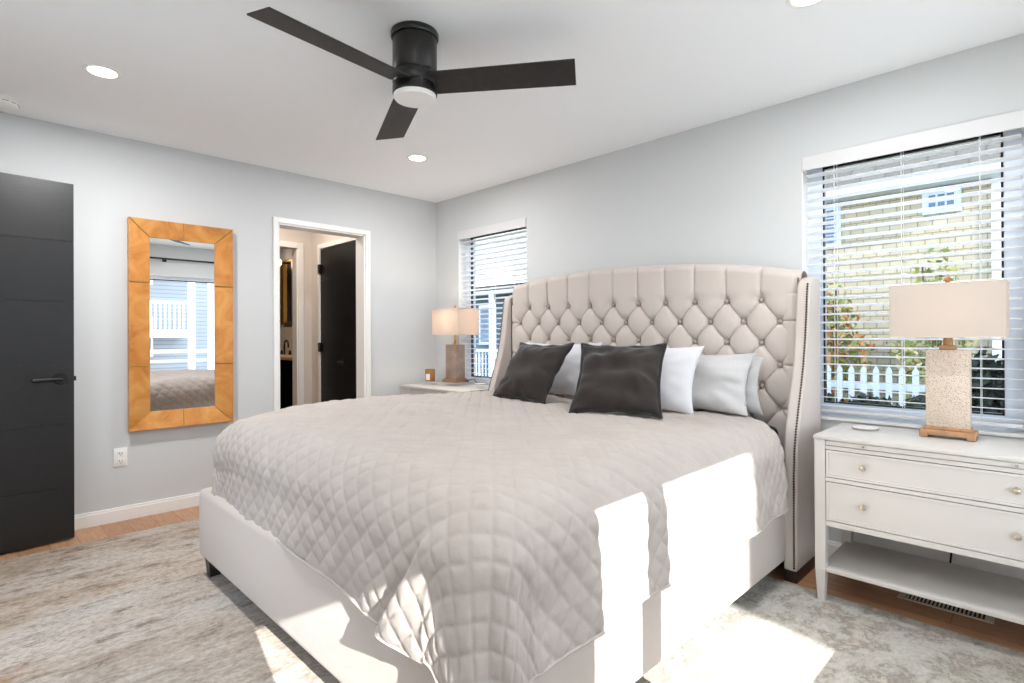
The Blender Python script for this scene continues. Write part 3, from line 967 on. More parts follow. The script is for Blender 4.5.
# coverlet --------------------------------------------------------
CT = 0.797              # top height at the centre
cxm = (BX0 + BX1) / 2 + 0.003
HWX = (BX1 - BX0) / 2 + 0.020     # half width of the draped shape
FY = BY0 - 0.012                   # foot plane of the drape
RAD = 0.175
HEADY = -0.40
SIDE_HANG, FOOT_HANG = 0.250, 0.212
WX = HWX - RAD                      # flat half width
LY = (HEADY - FY) - RAD
q = RAD * PI / 2
smax = WX + q + SIDE_HANG - 0.0
tmax = LY + q + FOOT_HANG
ds = 0.0062
ss = np.arange(-smax, smax + ds, ds); ts = np.arange(0, tmax + ds, ds)
SS, TT = np.meshgrid(ss, ts)
def drape(S_, T_):
    a = np.maximum(np.abs(S_) - WX, 0); sg = np.sign(S_)
    bq = np.maximum(T_ - LY, 0)
    rho = np.sqrt(a * a + bq * bq) + 1e-9
    th = np.arctan2(bq, a)
    # arc then fall
    arc = np.minimum(rho / RAD, PI / 2)
    ro = RAD * np.sin(arc); dz = RAD * (1 - np.cos(arc))
    fall = np.maximum(rho - q, 0)
    dz = dz + fall
    corner = np.sin(2 * th) ** 2
    right = (S_ > 0)
    # corner cloth flares and folds
    ro = ro + fall * (0.03 + 0.12 * corner)
    A = np.clip((rho - 0.10) / 0.30, 0, 1) ** 1.2
    g = lambda c, w: np.exp(-((th - c) / w) ** 2)
    foldR = 0.020 * g(1.00, 0.20) - 0.010 * g(0.66, 0.13) + 0.008 * g(0.35, 0.14)
    foldL = 0.015 * g(0.9, 0.3) - 0.012 * g(0.45, 0.15)
    ro = ro + A * np.where(right, foldR, foldL)
    pw = np.where(right, 3.6, 2.4)
    sq_ = (np.abs(np.cos(th)) ** pw + np.abs(np.sin(th)) ** pw) ** (-1 / pw)
    ro = ro * (1 + (sq_ - 1) * np.clip(rho / q, 0, 1))
    cc = S_ - (WX + 0.03 - 0.62 * np.maximum(rho - 0.12, 0))
    stp = np.clip(cc / 0.022 + 0.5, 0, 1); stp = stp * stp * (3 - 2 * stp)
    valley = -0.5 * np.exp(-(cc / 0.03) ** 2)
    ro = ro + (bq > 0) * right * A * (0.038 * stp * np.exp(-np.maximum(cc, 0) / 0.22) + 0.022 * valley)
    cx = np.where(np.abs(S_) < WX, S_, sg * WX)
    ty = np.minimum(T_, LY)
    X = cxm + cx + sg * ro * np.cos(th) * (a > 0)
    Y = HEADY - ty - ro * np.sin(th) * (bq > 0)
    crown = 0.012 * (1 - (np.minimum(np.abs(S_), WX) / WX) ** 2) * 1.0
    low = 0.006 * np.sin(S_ * 5.1 + 1.2) * np.sin(T_ * 3.7 + 0.4) + 0.004 * np.sin(S_ * 11.3 + T_ * 4.0)
    Z = CT - 0.018 + crown - dz + low * np.clip(1.5 - rho / q, 0, 1)
    # gentle waves where it hangs
    wave = 0.007 * np.sin(T_ * 17 + 0.7) * np.clip(fall / 0.2, 0, 1) * (a > 0) * (bq <= 0)
    X = X + sg * wave
    wavf = 0.006 * np.sin(S_ * 11 + 0.3) * np.clip(fall / 0.2, 0, 1) * (bq > 0) * (a <= 0)
    Y = Y - wavf
    Y = Y - 0.13 * np.clip((np.abs(S_) - WX + 0.06) / 0.30, 0, 1) * np.clip(1 - T_ / 0.5, 0, 1)
    # tucked in and rounder towards the far foot corner
    lf = np.clip((1.75 - X) / 0.5, 0, 1); lf = lf * lf * (3 - 2 * lf)
    l2 = np.clip((2.4 - X) / 0.9, 0, 1)
    Z = Z + 0.026 * l2 * l2 * (3 - 2 * l2) * np.clip(1 - dz / 0.3, 0, 1)
    X = X + 0.100 * lf * np.clip(dz / 0.22, 0, 1)
    ff = np.clip((2.9 - X) / 1.5, 0, 1)
    Y = Y + 0.050 * ff * np.clip(dz / 0.22, 0, 1) * (T_ > LY * 0.5)
    Z = Z - 0.030 * np.clip(1 - T_ / 0.9, 0, 1) ** 0.7 * np.clip(1.3 - dz / 0.3, 0, 1)
    Z = Z - 0.085 * np.exp(-((X - 1.22) ** 2 + (Y + 2.38) ** 2) / 0.085) * np.clip(1 - fall / 0.15, 0, 1)
    Z = Z + 0.03 * lf * np.clip(fall / 0.15, 0, 1)
    # the hang is slightly uneven
    Z = Z + np.clip(fall / 0.2, 0, 1) * (0.010 * np.sin(T_ * 5 + 2) * (a > 0) + 0.010 * np.sin(S_ * 4.2 + 1.0) * (bq > 0))
    return np.stack([X, Y, Z], -1)
Pm = drape(SS, TT)
du = np.gradient(Pm, axis=1); dv = np.gradient(Pm, axis=0)
N = np.cross(du, dv); N /= (np.linalg.norm(N, axis=-1, keepdims=True) + 1e-12)
if N[5, len(ss) // 2, 2] < 0:
    N = -N
D = 0.058
pq = (SS * 0.92 + TT) / D; qq = (SS * 0.92 - TT) / D
lines = np.minimum(np.abs(np.sin(PI * pq / 1.41)), np.abs(np.sin(PI * qq / 1.41)))
puff = np.clip(lines, 0, 1) ** 0.42
wr_ = np.zeros_like(SS)
for k in range(26):
    fx, fy = rng.normal(0, 26), rng.normal(0, 26)
    wr_ += np.sin(SS * fx + TT * fy + rng.uniform(0, 6.28)) * 0.00045
disp = 0.0080 * (puff - 0.6) + wr_ * 1.6
edge_s = np.clip((smax - np.abs(SS)) / 0.02, 0, 1)
Pm = Pm + N * disp[..., None]
ny_, nx_ = SS.shape
idx = np.arange(ny_ * nx_).reshape(ny_, nx_)
FSc = np.stack([idx[:-1, :-1], idx[1:, :-1], idx[1:, 1:], idx[:-1, 1:]], -1).reshape(-1, 4)
cov = link_mesh('coverlet', Pm.reshape(-1, 3), FSc.tolist(), COVER, smooth=True)
md = cov.modifiers.new('thick', 'SOLIDIFY'); md.thickness = 0.007; md.offset = -1 if True else 1
tag(cov, 'cream diamond-quilted coverlet draped over the bed', 'bedspread')
# piped hem
hem = MB()
def hemline(sv, tv):
    pts = drape(np.array(sv), np.array(tv))
    return [tuple(p) for p in pts]
n = 160
path_s = [-smax] * 60 + list(np.linspace(-smax, smax, n)) + [smax] * 60
path_t = list(np.linspace(0, tmax, 60)) + [tmax] * n + list(np.linspace(tmax, 0, 60))
hem.tube(hemline(path_s, path_t), 0.0052, 6)
hem.build('hem_binding', COVER, cov, smooth=True)

# ------------------------------------------------------------------ pillows
def pillow(name, w, h, t, m, label, flange=0.0, fm=None, seed=0, wrinkle=0.004, corner=0.10, n=70, open_end=False):
    r = np.random.default_rng(seed)
    u = np.linspace(-1, 1, n); U_, V_ = np.meshgrid(u, u)
    prof = np.clip((1 - np.abs(U_) ** 2.6) * (1 - np.abs(V_) ** 2.6), 0, 1) ** 0.62
    pin = corner * (1 - V_ ** 2) * np.sign(U_) * np.abs(U_) ** 3
    pin2 = corner * (1 - U_ ** 2) * np.sign(V_) * np.abs(V_) ** 3
    X = (U_ - pin) * w / 2; Z = (V_ - pin2) * h / 2
    wv = np.zeros_like(X)
    for k in range(10):
        wv += np.sin(U_ * r.normal(0, 5) + V_ * r.normal(0, 5) + r.uniform(0, 6.28)) * wrinkle / 3
    rad = np.sqrt(U_ ** 2 + V_ ** 2); an = np.arctan2(V_, U_)
    wv += wrinkle * 1.2 * np.sin(an * 14 + rad * 3) * np.clip(rad - 0.55, 0, 1) * np.clip(1.3 - rad, 0, 1) * 2
    Yf = -(t / 2) * prof + wv * (prof > 0.01) * prof ** 0.3
    Yb = (t / 2) * prof - wv * (prof > 0.01) * prof ** 0.3
    vf = np.stack([X, Yf, Z], -1).reshape(-1, 3); vb = np.stack([X, Yb, Z], -1).reshape(-1, 3)
    idx = np.arange(n * n).reshape(n, n)
    f1 = np.stack([idx[:-1, :-1], idx[:-1, 1:], idx[1:, 1:], idx[1:, :-1]], -1).reshape(-1, 4)
    f2 = f1[:, ::-1] + n * n
    me_v = np.concatenate([vf, vb])
    root = link_mesh(name, me_v, np.concatenate([f1, f2]).tolist(), m, smooth=True)
    bm = bmesh.new(); bm.from_mesh(root.data); bmesh.ops.remove_doubles(bm, verts=bm.verts, dist=1e-5); bm.to_mesh(root.data); bm.free()
    root.data.polygons.foreach_set('use_smooth', [True] * len(root.data.polygons))
    tag(root, label, 'pillow')
    if flange > 0:
        # ring of cloth around the seam
        ring_in, ring_out = [], []
        k = 60
        loop = [(uu, -1) for uu in np.linspace(-1, 1, k)] + [(1, vv) for vv in np.linspace(-1, 1, k)[1:]] + [(uu, 1) for uu in np.linspace(1, -1, k)[1:]] + [(-1, vv) for vv in np.linspace(1, -1, k)[1:-1]]
        vs, fs = [], []
        for i, (uu, vv) in enumerate(loop):
            px = (uu - corner * (1 - vv ** 2) * np.sign(uu) * abs(uu) ** 3) * w / 2
            pz = (vv - corner * (1 - uu ** 2) * np.sign(vv) * abs(vv) ** 3) * h / 2
            ox_ = flange * (uu if abs(uu) > 0.999 else uu * 0.9); oz_ = flange * (vv if abs(vv) > 0.999 else vv * 0.9)
            if abs(uu) < 0.999: oz_ = flange * np.sign(vv)
            if abs(vv) < 0.999: ox_ = flange * np.sign(uu)
            yw = 0.004 * math.sin(i * 0.35)
            vs += [(px * 0.985, -0.004, pz * 0.985), (px + ox_, -0.003 + yw, pz + oz_), (px + ox_, 0.003 + yw, pz + oz_), (px * 0.985, 0.004, pz * 0.985)]
        L = len(loop)
        for i in range(L):
            a, c = i * 4, ((i + 1) % L) * 4
            for z in range(3):
                fs.append((a + z, c + z, c + z + 1, a + z + 1))
        link_mesh('flange', vs, fs, fm or m, root, smooth=True)
    return root
def place(o, bl, br, lean, h, flip=0.0):
    """stand a pillow with its bottom edge from bl to br, leaning back by lean radians"""
    bl, br = Vector(bl), Vector(br)
    ex = (br - bl).normalized()
    up = Vector((0, 0, 1)); back = up.cross(ex).normalized()     # away from the viewer side
    ez = (up * math.cos(lean) + back * math.sin(lean))
    if abs(flip) > 0:
        rot = Matrix.Rotation(flip, 3, ex.cross(ez)); ex = rot @ ex; ez = rot @ ez
    ez = (ez - ex * ez.dot(ex)).normalized()
    ey = ez.cross(ex).normalized()
    c = (bl + br) / 2 + ez * h / 2
    o.matrix_world = Matrix(((ex.x, ey.x, ez.x, c.x), (ex.y, ey.y, ez.y, c.y), (ex.z, ey.z, ez.z, c.z), (0, 0, 0, 1)))
p = pillow('bed_pillow', 0.66, 0.36, 0.15, WHITECOT, 'white pillow behind the left dark velvet cushion', seed=3); place(p, (1.56, -0.50, 0.765), (2.20, -0.50, 0.765), 0.30, 0.385)
p = pillow('bed_pillow', 0.68, 0.37, 0.15, WHITECOT, 'crisp white pillow right of the right dark velvet cushion', seed=4); place(p, (2.24, -0.62, 0.755), (2.915, -0.60, 0.755), 0.36, 0.38)
p = pillow('bed_pillow', 0.62, 0.33, 0.15, GREYCOT, 'grey pillow in front at the right end of the row, by the headboard wing', flange=0.0, seed=5, wrinkle=0.011); place(p, (2.52, -0.43, 0.75), (3.10, -0.43, 0.75), 0.30, 0.34)
b = MB()
p = pillow('bed_pillow', 0.60, 0.30, 0.10, GREYCOT, 'second grey pillow tucked behind the front grey pillow', seed=9); place(p, (2.57, -0.300, 0.745), (3.12, -0.300, 0.745), 0.04, 0.31)
p = pillow('velvet_cushion', 0.46, 0.40, 0.15, VELVET, 'left charcoal velvet cushion with a dark flanged edge', flange=0.013, fm=VELVETTRIM, seed=6, wrinkle=0.010); place(p, (1.71, -0.86, 0.775), (2.17, -0.90, 0.775), 0.62, 0.42)
p = pillow('velvet_cushion', 0.43, 0.42, 0.15, VELVET, 'right charcoal velvet cushion, the larger looking one in the centre of the bed', flange=0.013, fm=VELVETTRIM, seed=8, wrinkle=0.011); place(p, (2.52, -1.05, 0.780), (2.87, -0.89, 0.780), 0.68, 0.43)

# ------------------------------------------------------------------ nightstands
def nightstand(label, loc, w=0.84, d=0.455, top=0.725):
    e = empty('nightstand', label, 'nightstand', loc)
    z = top
    hw = w / 2
    box('top', -hw, hw, -d / 2, d / 2, z - 0.018, z, WHITEFURN, e, bev=0.003)
    L = 0.042
    for sx in (-1, 1):
        for sy in (-1, 1):
            xo = sx * (hw - 0.003); xi = sx * (hw - 0.003 - L)
            yo = sy * (d / 2 - 0.004); yi = sy * (d / 2 - 0.004 - L)
            x0, x1 = min(xo, xi), max(xo, xi); y0, y1 = min(yo, yi), max(yo, yi)
            b = MB(); b.box(x0, x1, y0, y1, 0.145, z - 0.018)
            tp = 0.008
            b.hexa([(x0 + tp, y0 + tp, 0.0), (x1 - tp, y0 + tp, 0.0), (x1 - tp, y1 - tp, 0.0), (x0 + tp, y1 - tp, 0.0),
                    (x0, y0, 0.145), (x1, y0, 0.145), (x1, y1, 0.145), (x0, y1, 0.145)])
            b.build('leg', WHITEFURN, e, bev=0.0015)
    iw = hw - 0.003 - L
    for s in (-1, 1):
        x = s * (hw - 0.014)
        box('side_panel', min(x, x - s * 0.016), max(x, x - s * 0.016), -d / 2 + 0.046, d / 2 - 0.046, 0.335, z - 0.018, WHITEFURN, e)
    box('back_panel', -iw, iw, d / 2 - 0.022, d / 2 - 0.008, 0.335, z - 0.018, WHITEFURN, e)
    yf = -d / 2 + 0.008
    # face rails
    b = MB()
    for z0, z1 in ((0.337, 0.360), (0.530, 0.546), (0.667, 0.683)):
        b.box(-iw, iw, yf, yf + 0.02, z0, z1)
    b.build('face_rails', WHITEFURN, e, bev=0.001)
    t = box('pull_out_tray', -iw + 0.002, iw - 0.002, yf - 0.001, d / 2 - 0.03, 0.6855, 0.7045, WHITEFURN, e, bev=0.001)
    kx = 0.234
    for s in (-1, 1):
        MB().lathe([(0.0025, 0), (0.0025, 0.006), (0.0055, 0.008), (0.005, 0.014), (0.0, 0.015)], (s * kx, yf - 0.001, 0.695), 12, 'y').build('tray_knob', KNOB, t, smooth=True)
    for z0, z1 in ((0.363, 0.527), (0.549, 0.664)):
        dr = MB()
        dr.box(-iw + 0.002, iw - 0.002, yf + 0.003, d / 2 - 0.04, z0, z1)
        # raised border strip and inset field
        dr.box(-iw + 0.002, iw - 0.002, yf + 0.0, yf + 0.004, z0, z0 + 0.010); dr.box(-iw + 0.002, iw - 0.002, yf, yf + 0.004, z1 - 0.010, z1)
        dr.box(-iw + 0.002, -iw + 0.012, yf, yf + 0.004, z0 + 0.01, z1 - 0.01); dr.box(iw - 0.012, iw - 0.002, yf, yf + 0.004, z0 + 0.01, z1 - 0.01)
        dr = dr.build('drawer', WHITEFURN, e, bev=0.0008)
        for s in (-1, 1):
            zc = (z0 + z1) / 2 + 0.003
            MB().lathe([(0.010, 0), (0.010, 0.002), (0.005, 0.004), (0.005, 0.012), (0.0115, 0.016), (0.0135, 0.021), (0.0105, 0.027), (0.0, 0.030)], (s * kx, yf + 0.003, zc), 8, 'y').build('knob', KNOB, dr)
    box('shelf', -hw + 0.02, hw - 0.02, -d / 2 + 0.012, d / 2 - 0.012, 0.137, 0.156, WHITEFURN, e, bev=0.002)
    return e
nightstand('white two-drawer nightstand nearest the viewer, under the wide window', (3.876, -0.345, 0.002))
nightstand('white nightstand in the far corner beyond the bed, mostly hidden', (0.625, -0.325, 0.022))
# front feet of the near stand rest on the rug edge

# ------------------------------------------------------------------ lamps
def lamp_shade(parent, w, d, z0, z1, taper=0.0):
    b = MB(); t = 0.002
    for (x0, x1, y0, y1) in ((-w / 2, w / 2, -d / 2, -d / 2 + t), (-w / 2, w / 2, d / 2 - t, d / 2), (-w / 2, -w / 2 + t, -d / 2 + t, d / 2 - t), (w / 2 - t, w / 2, -d / 2 + t, d / 2 - t)):
        b.box(x0, x1, y0, y1, z0, z1)
    s = b.build('lamp_shade', SHADE, parent)
    for z in (z0, z1):
        b = MB()
        b.tube([(-w / 2, -d / 2, z), (w / 2, -d / 2, z)], 0.0022, 6); b.tube([(-w / 2, d / 2, z), (w / 2, d / 2, z)], 0.0022, 6)
        b.tube([(-w / 2, -d / 2, z), (-w / 2, d / 2, z)], 0.0022, 6); b.tube([(w / 2, -d / 2, z), (w / 2, d / 2, z)], 0.0022, 6)
        b.build('shade_rim', mat('shade_trim', 'd9cdc0', 0.8), s)
    MB().tube([(-w / 2, 0, z1 - 0.01), (w / 2, 0, z1 - 0.01)], 0.002, 6).build('spider_bar', GOLD, s)
    return s
def bulb(parent, z, power, col=(1.0, 0.72, 0.45)):
    MB().sphere((0, 0, z), 0.026, 2, (1, 1, 1.2)).build('bulb', mat('lit_bulb', 'fff0dc', 0.5, emit='ffd8b0', es=2), parent, smooth=True)
    L = bpy.data.lights.new('table_lamp_glow', 'POINT'); L.energy = power; L.color = col; L.shadow_soft_size = 0.03
    o = bpy.data.objects.new('table_lamp_glow', L); COL.objects.link(o); o.parent = parent; o.location = (0, 0, z + 0.045)
# near lamp
lz = 0.729
e = empty('table_lamp', 'large table lamp with dimpled cream slab base on the near nightstand', 'lamp', (3.885, -0.262, lz))
b = MB(); b.box(-0.092, 0.092, -0.055, 0.055, 0.010, 0.032, 0.003); b.box(-0.080, 0.080, -0.043, 0.043, 0.032, 0.044, 0.003)
for sx in (-1, 1):
    for sy in (-1, 1):
        b.box(sx * 0.078 - 0.014, sx * 0.078 + 0.014, sy * 0.043 - 0.012, sy * 0.043 + 0.012, 0.0, 0.012, 0.002)
b.build('base', SHINGLEWOOD, e)
box('body', -0.073, 0.073, -0.032, 0.032, 0.043, 0.366, DIMPLE, e, bev=0.004)
b = MB(); b.box(-0.028, 0.028, -0.022, 0.022, 0.366, 0.386, 0.005); b.lathe([(0.0, 0.386), (0.016, 0.386), (0.017, 0.40), (0.015, 0.425), (0.006, 0.43), (0.006, 0.47), (0.0, 0.47)], (0, 0, 0), 20)
b.build('neck', SHINGLEWOOD, e, smooth=True)
b = MB(); b.tube([(0, 0, 0.46), (0, 0, 0.648)], 0.003, 6); b.build('harp', GOLD, e)
lamp_shade(e, 0.375, 0.20, 0.420, 0.640)
MB().lathe([(0.0, 0.648), (0.006, 0.648), (0.011, 0.656), (0.012, 0.664), (0.007, 0.672), (0.0, 0.674)], (0, 0, 0), 16).build('finial', mat('wood_finial', 'b4743f', 0.5), e, smooth=True)
bulb(e, 0.50, 0.12, (1.0, 0.90, 0.80))
# far lamp
e = empty('table_lamp', 'lit table lamp with taupe block base on the far nightstand', 'lamp', (0.575, -0.235, 0.775))
b = MB(); b.box(-0.092, 0.092, -0.075, 0.075, 0.0, 0.020, 0.004); b.box(-0.078, 0.078, -0.062, 0.062, 0.02, 0.030, 0.003)
b.build('base', mat('bronze_wood', '8d6a4f', 0.45, var=0.2), e)
box('body', -0.067, 0.067, -0.052, 0.052, 0.03, 0.318, STONE, e, bev=0.003)
b = MB(); b.lathe([(0.0, 0.318), (0.022, 0.318), (0.022, 0.326), (0.010, 0.332), (0.014, 0.345), (0.008, 0.356), (0.008, 0.40), (0.0, 0.40)], (0, 0, 0), 20)
b.build('neck', GOLD, e, smooth=True)
MB().tube([(0, 0, 0.39), (0, 0, 0.63)], 0.003, 6).build('harp', GOLD, e)
lamp_shade(e, 0.36, 0.22, 0.400, 0.618)
MB().lathe([(0.0, 0.625), (0.005, 0.625), (0.011, 0.634), (0.012, 0.642), (0.006, 0.65), (0.0, 0.652)], (0, 0, 0), 16).build('finial', GOLD, e, smooth=True)
bulb(e, 0.47, 2.0, (1.0, 0.80, 0.60))

# charging pads, cords, candle
def pad(name, label, loc, r=0.052):
    o = MB().lathe([(0.0, 0.0), (r * 0.96, 0.0), (r, 0.003), (r, 0.007), (r * 0.97, 0.0085), (0.0, 0.0085)], (0, 0, 0), 40).build(name, mat('coaster_white', 'dcdad6', 0.5), None, smooth=True, loc=loc)
    tag(o, label, 'charging pad')
    MB().lathe([(r * 0.985, 0.0015), (r * 1.02, 0.0025), (r * 1.02, 0.006), (r * 0.985, 0.007)], (0, 0, 0), 40, closed=False).build('rim', mat('coaster_rim', '9d9182', 0.5, metal=0.4), o, smooth=True)
pad('charging_pad', 'thin white round pad on the near nightstand left of the lamp', (3.585, -0.27, 0.729))
pad('charging_pad', 'thin white round pad on the far nightstand right of the lit lamp', (0.93, -0.27, 0.774), 0.048)
pts = [(0.665, -0.20, 0.780), (0.71, -0.18, 0.80), (0.75, -0.17, 0.802), (0.79, -0.19, 0.785), (0.83, -0.22, 0.779), (0.88, -0.25, 0.779)]
tag(MB().tube(pts, 0.003, 6).build('power_cable', BLACKFAB, smooth=True), 'thin black cable curling on the far nightstand beside the lit lamp', 'cable')
tag(MB().tube([(3.872, -0.012, 0.30), (3.868, -0.012, 0.22), (3.858, -0.014, 0.10), (3.852, -0.02, 0.03)], 0.0042, 6).build('lamp_cord', BLACKFAB, smooth=True), 'short black cord on the wall behind the near nightstand shelf', 'cord')  # plug cord of the near lamp, modelled apart from it
e = empty('candle_jar', 'small amber glass candle with a white label on the far nightstand', 'candle', (0.345, -0.33, 0.774))
ambg = mat('amber_glass', '9a6a35', 0.15)
MB().lathe([(0.0, 0.0), (0.040, 0.0), (0.043, 0.004), (0.043, 0.100), (0.040, 0.104), (0.038, 0.100), (0.038, 0.085), (0.0, 0.085)], (0, 0, 0), 32).build('jar', ambg, e, smooth=True)
b = MB()
a0, a1 = -1.62, -0.70
vsl, fsl = [], []
for i in range(13):
    a = a0 + (a1 - a0) * i / 12
    for z in (0.012, 0.065):
        vsl.append((0.0438 * math.cos(a), 0.0438 * math.sin(a), z))
for i in range(12):
    fsl.append((2 * i, 2 * i + 2, 2 * i + 3, 2 * i + 1))
link_mesh('paper_label', vsl, fsl, mat('label_white', 'eceae6', 0.8), e)

# bathroom vanity, mirror, faucet, globe light
TAN = mat('tan_stone', 'b89a7c', 0.35, var=0.12, vscale=18)
e = empty('bathroom_vanity', 'black vanity with tan stone counter seen through the bathroom doorway', 'vanity', (-2.65, -0.36, 0))
box('cabinet', -0.80, 0.80, -0.245, 0.255, 0.0, 0.90, GLOSSBLACK, e, bev=0.003)
box('countertop', -0.82, 0.815, -0.262, 0.255, 0.90, 0.94, TAN, e, bev=0.003)
box('backsplash', -0.82, 0.80, 0.243, 0.257, 0.94, 1.32, mat('pale_tan_tile', 'cdbfae', 0.3, var=0.08, vscale=30), e)
e = empty('faucet', 'black gooseneck faucet on the bathroom counter', 'faucet', (-2.80, -0.30, 0.94))
b = MB()
b.tube([(0, 0, 0), (0, 0, 0.12)] + [(0.06 - 0.06 * math.cos(t), 0, 0.12 + 0.06 * math.sin(t)) for t in np.linspace(0.2, PI, 10)] + [(0.12, 0, 0.09)], 0.011, 10)
b.build('spout', BLACKMETAL, e, smooth=True)
MB().lathe([(0.0, 0), (0.022, 0), (0.02, 0.01), (0.012, 0.05), (0.0, 0.055)], (-0.09, 0, 0), 16).build('tap_handle', BLACKMETAL, e, smooth=True)
MB().lathe([(0.0, 0), (0.022, 0), (0.02, 0.01), (0.012, 0.05), (0.0, 0.055)], (0.17, 0, 0), 16).build('tap_handle', BLACKMETAL, e, smooth=True)
def vmirror(x0, x1, label):
    e = empty('vanity_mirror', label, 'mirror', ((x0 + x1) / 2, -0.10, 1.33))
    hw = (x1 - x0) / 2; fw = 0.055
    b = MB(); b.box(-hw, -hw + fw, -0.045, -0.001, 0, 0.87); b.box(hw - fw, hw, -0.045, -0.001, 0, 0.87); b.box(-hw + fw, hw - fw, -0.045, -0.001, 0, 0.03); b.box(-hw + fw, hw - fw, -0.045, -0.001, 0.84, 0.87)
    b.build('mirror_frame', GOLD, e, bev=0.003)
    box('mirror_glass', -hw + fw, hw - fw, -0.02, -0.005, 0.03, 0.84, MIRROR, e)
vmirror(-3.26, -2.90, 'gold framed vanity mirror at the right, above the bathroom counter')
vmirror(-3.72, -3.32, 'gold framed vanity mirror at the left, partly hidden by the door jamb')
e = empty('globe_sconce', 'round white globe light beside the vanity mirrors', 'sconce', (-3.16, -0.10, 2.16))
MB().lathe([(0.0, 0), (0.04, 0), (0.04, 0.015), (0.012, 0.02), (0.012, 0.10), (0.0, 0.10)], (0, 0, 0), 20, 'y').build('arm', BLACKMETAL, e, smooth=True)
MB().sphere((0, -0.15, 0), 0.062, 3).build('globe', mat('lit_globe', 'fff3ea', 0.4, emit='ffe9dc', es=2.2), e, smooth=True)

# ------------------------------------------------------------------ outside
GRASS = mat('winter_lawn', '6f7258', 0.95, var=0.3, vscale=3, bump=0.5, bscale=40)
struct(box('ground', -30, 40, -30, 30, -0.9, -0.45, GRASS), 'lawn and soil around the houses', 'ground')
struct(box('bounce_slab', 7.1, 19.5, -14, 14, -0.46, -0.43, mat('pale_bounce_concrete', 'c9c5bd', 0.9, var=0.08, vscale=2)), 'pale concrete slab added beyond the porch to bounce sunlight indoors', 'street')  # added reflector, throws sunlight up through the windows to the ceiling
# neighbour house beyond the bed windows
HY = 6.0
e = empty('neighbour_house', 'cream shingled house with white trim outside the wide window', 'house', (1.0, HY, -0.45))
hx, hz = 1.0, -0.45
b = MB(); b.box(-2.3 - hx, 3.62 - hx, 0, 4.0, 0, 3.16 - hz); b.build('wall', CREAMSH, e)
b = MB(); b.prism([(-0.25, 3.27 - hz), (2.2, 5.6 - hz), (4.4, 3.27 - hz)], -2.3 - hx, 3.9 - hx, 'x'); b.build('roof', ROOFSH, e)
box('eave_board', -2.3 - hx, 3.92 - hx, -0.27, -0.02, 3.13 - hz, 3.25 - hz, VINYL, e)
box('corner_board', 3.60 - hx, 3.74 - hx, -0.03, 0.02, 0, 3.16 - hz, VINYL, e)
def house_window(x0, x1, z0, z1, cols, rows_):
    b = MB(); t = 0.06
    b.box(x0 - t - hx, x1 + t - hx, -0.035, -0.02 + 0.05, z0 - t - hz, z1 + t - hz)
    f = b.build('window', mat('pale_blue_trim', 'cfdcee', 0.6), e)
    p = MB()
    for i in range(cols):
        for j in range(rows_):
            w_ = (x1 - x0) / cols; h_ = (z1 - z0) / rows_
            p.box(x0 + i * w_ + 0.012 - hx, x0 + (i + 1) * w_ - 0.012 - hx, -0.045, -0.03, z0 + j * h_ + 0.012 - hz, z0 + (j + 1) * h_ - 0.012 - hz)
    p.build('pane', mat('blue_grey_pane', '53708f', 0.15), f)
house_window(2.955, 3.245, 2.83, 3.03, 3, 2)
house_window(1.50, 1.86, 2.52, 3.03, 2, 4)
# second neighbour seen through the corner window
e = empty('neighbour_house', 'white brick house with slate blue lower storey outside the corner window', 'house', (-6.0, HY, -0.45))
hx = -6.0
box('upper_wall', -9.5 - hx, -2.8 - hx, 0, 4, 2.45 - hz, 6.5 - hz, WHITEBR, e)
b = MB(); b.box(-9.5 - hx, -2.8 - hx, -0.35, 0.0, 2.36 - hz, 2.45 - hz); b.box(-9.5 - hx, -2.8 - hx, -0.30, 0.0, 2.18 - hz, 2.26 - hz); b.build('porch_fascia', VINYL, e)
box('porch_beam', -9.5 - hx, -2.8 - hx, -0.32, 0.0, 2.26 - hz, 2.36 - hz, mat('charcoal_beam', '4a4d52', 0.6), e)
box('lower_wall', -9.5 - hx, -2.8 - hx, 0.1, 4, 0, 2.45 - hz, BLUESID, e)
for x in (-6.9, -5.42, -4.0):
    box('porch_post', x - 0.06 - hx, x + 0.06 - hx, -0.3, -0.18, 0, 2.2 - hz, VINYL, e)
b = MB()
b.box(-9.5 - hx, -2.8 - hx, -0.26, -0.20, 0.78 - hz, 0.85 - hz); b.box(-9.5 - hx, -2.8 - hx, -0.26, -0.20, 0.12 - hz, 0.18 - hz)
for k in range(56):
    x = -9.4 + k * 0.12
    b.box(x - hx, x + 0.03 - hx, -0.25, -0.21, 0.18 - hz, 0.78 - hz)
b.build('porch_railing', VINYL, e)
for x0, x1 in ((-6.25, -5.65), (-5.15, -4.55)):
    f = box('window', x0 - hx, x1 - hx, 0.06, 0.12, 0.95 - hz, 1.95 - hz, VINYL, e)
    box('pane', x0 + 0.07 - hx, x1 - 0.07 - hx, 0.045, 0.07, 1.02 - hz, 1.88 - hz, mat('blue_grey_pane', '53708f', 0.15), f)

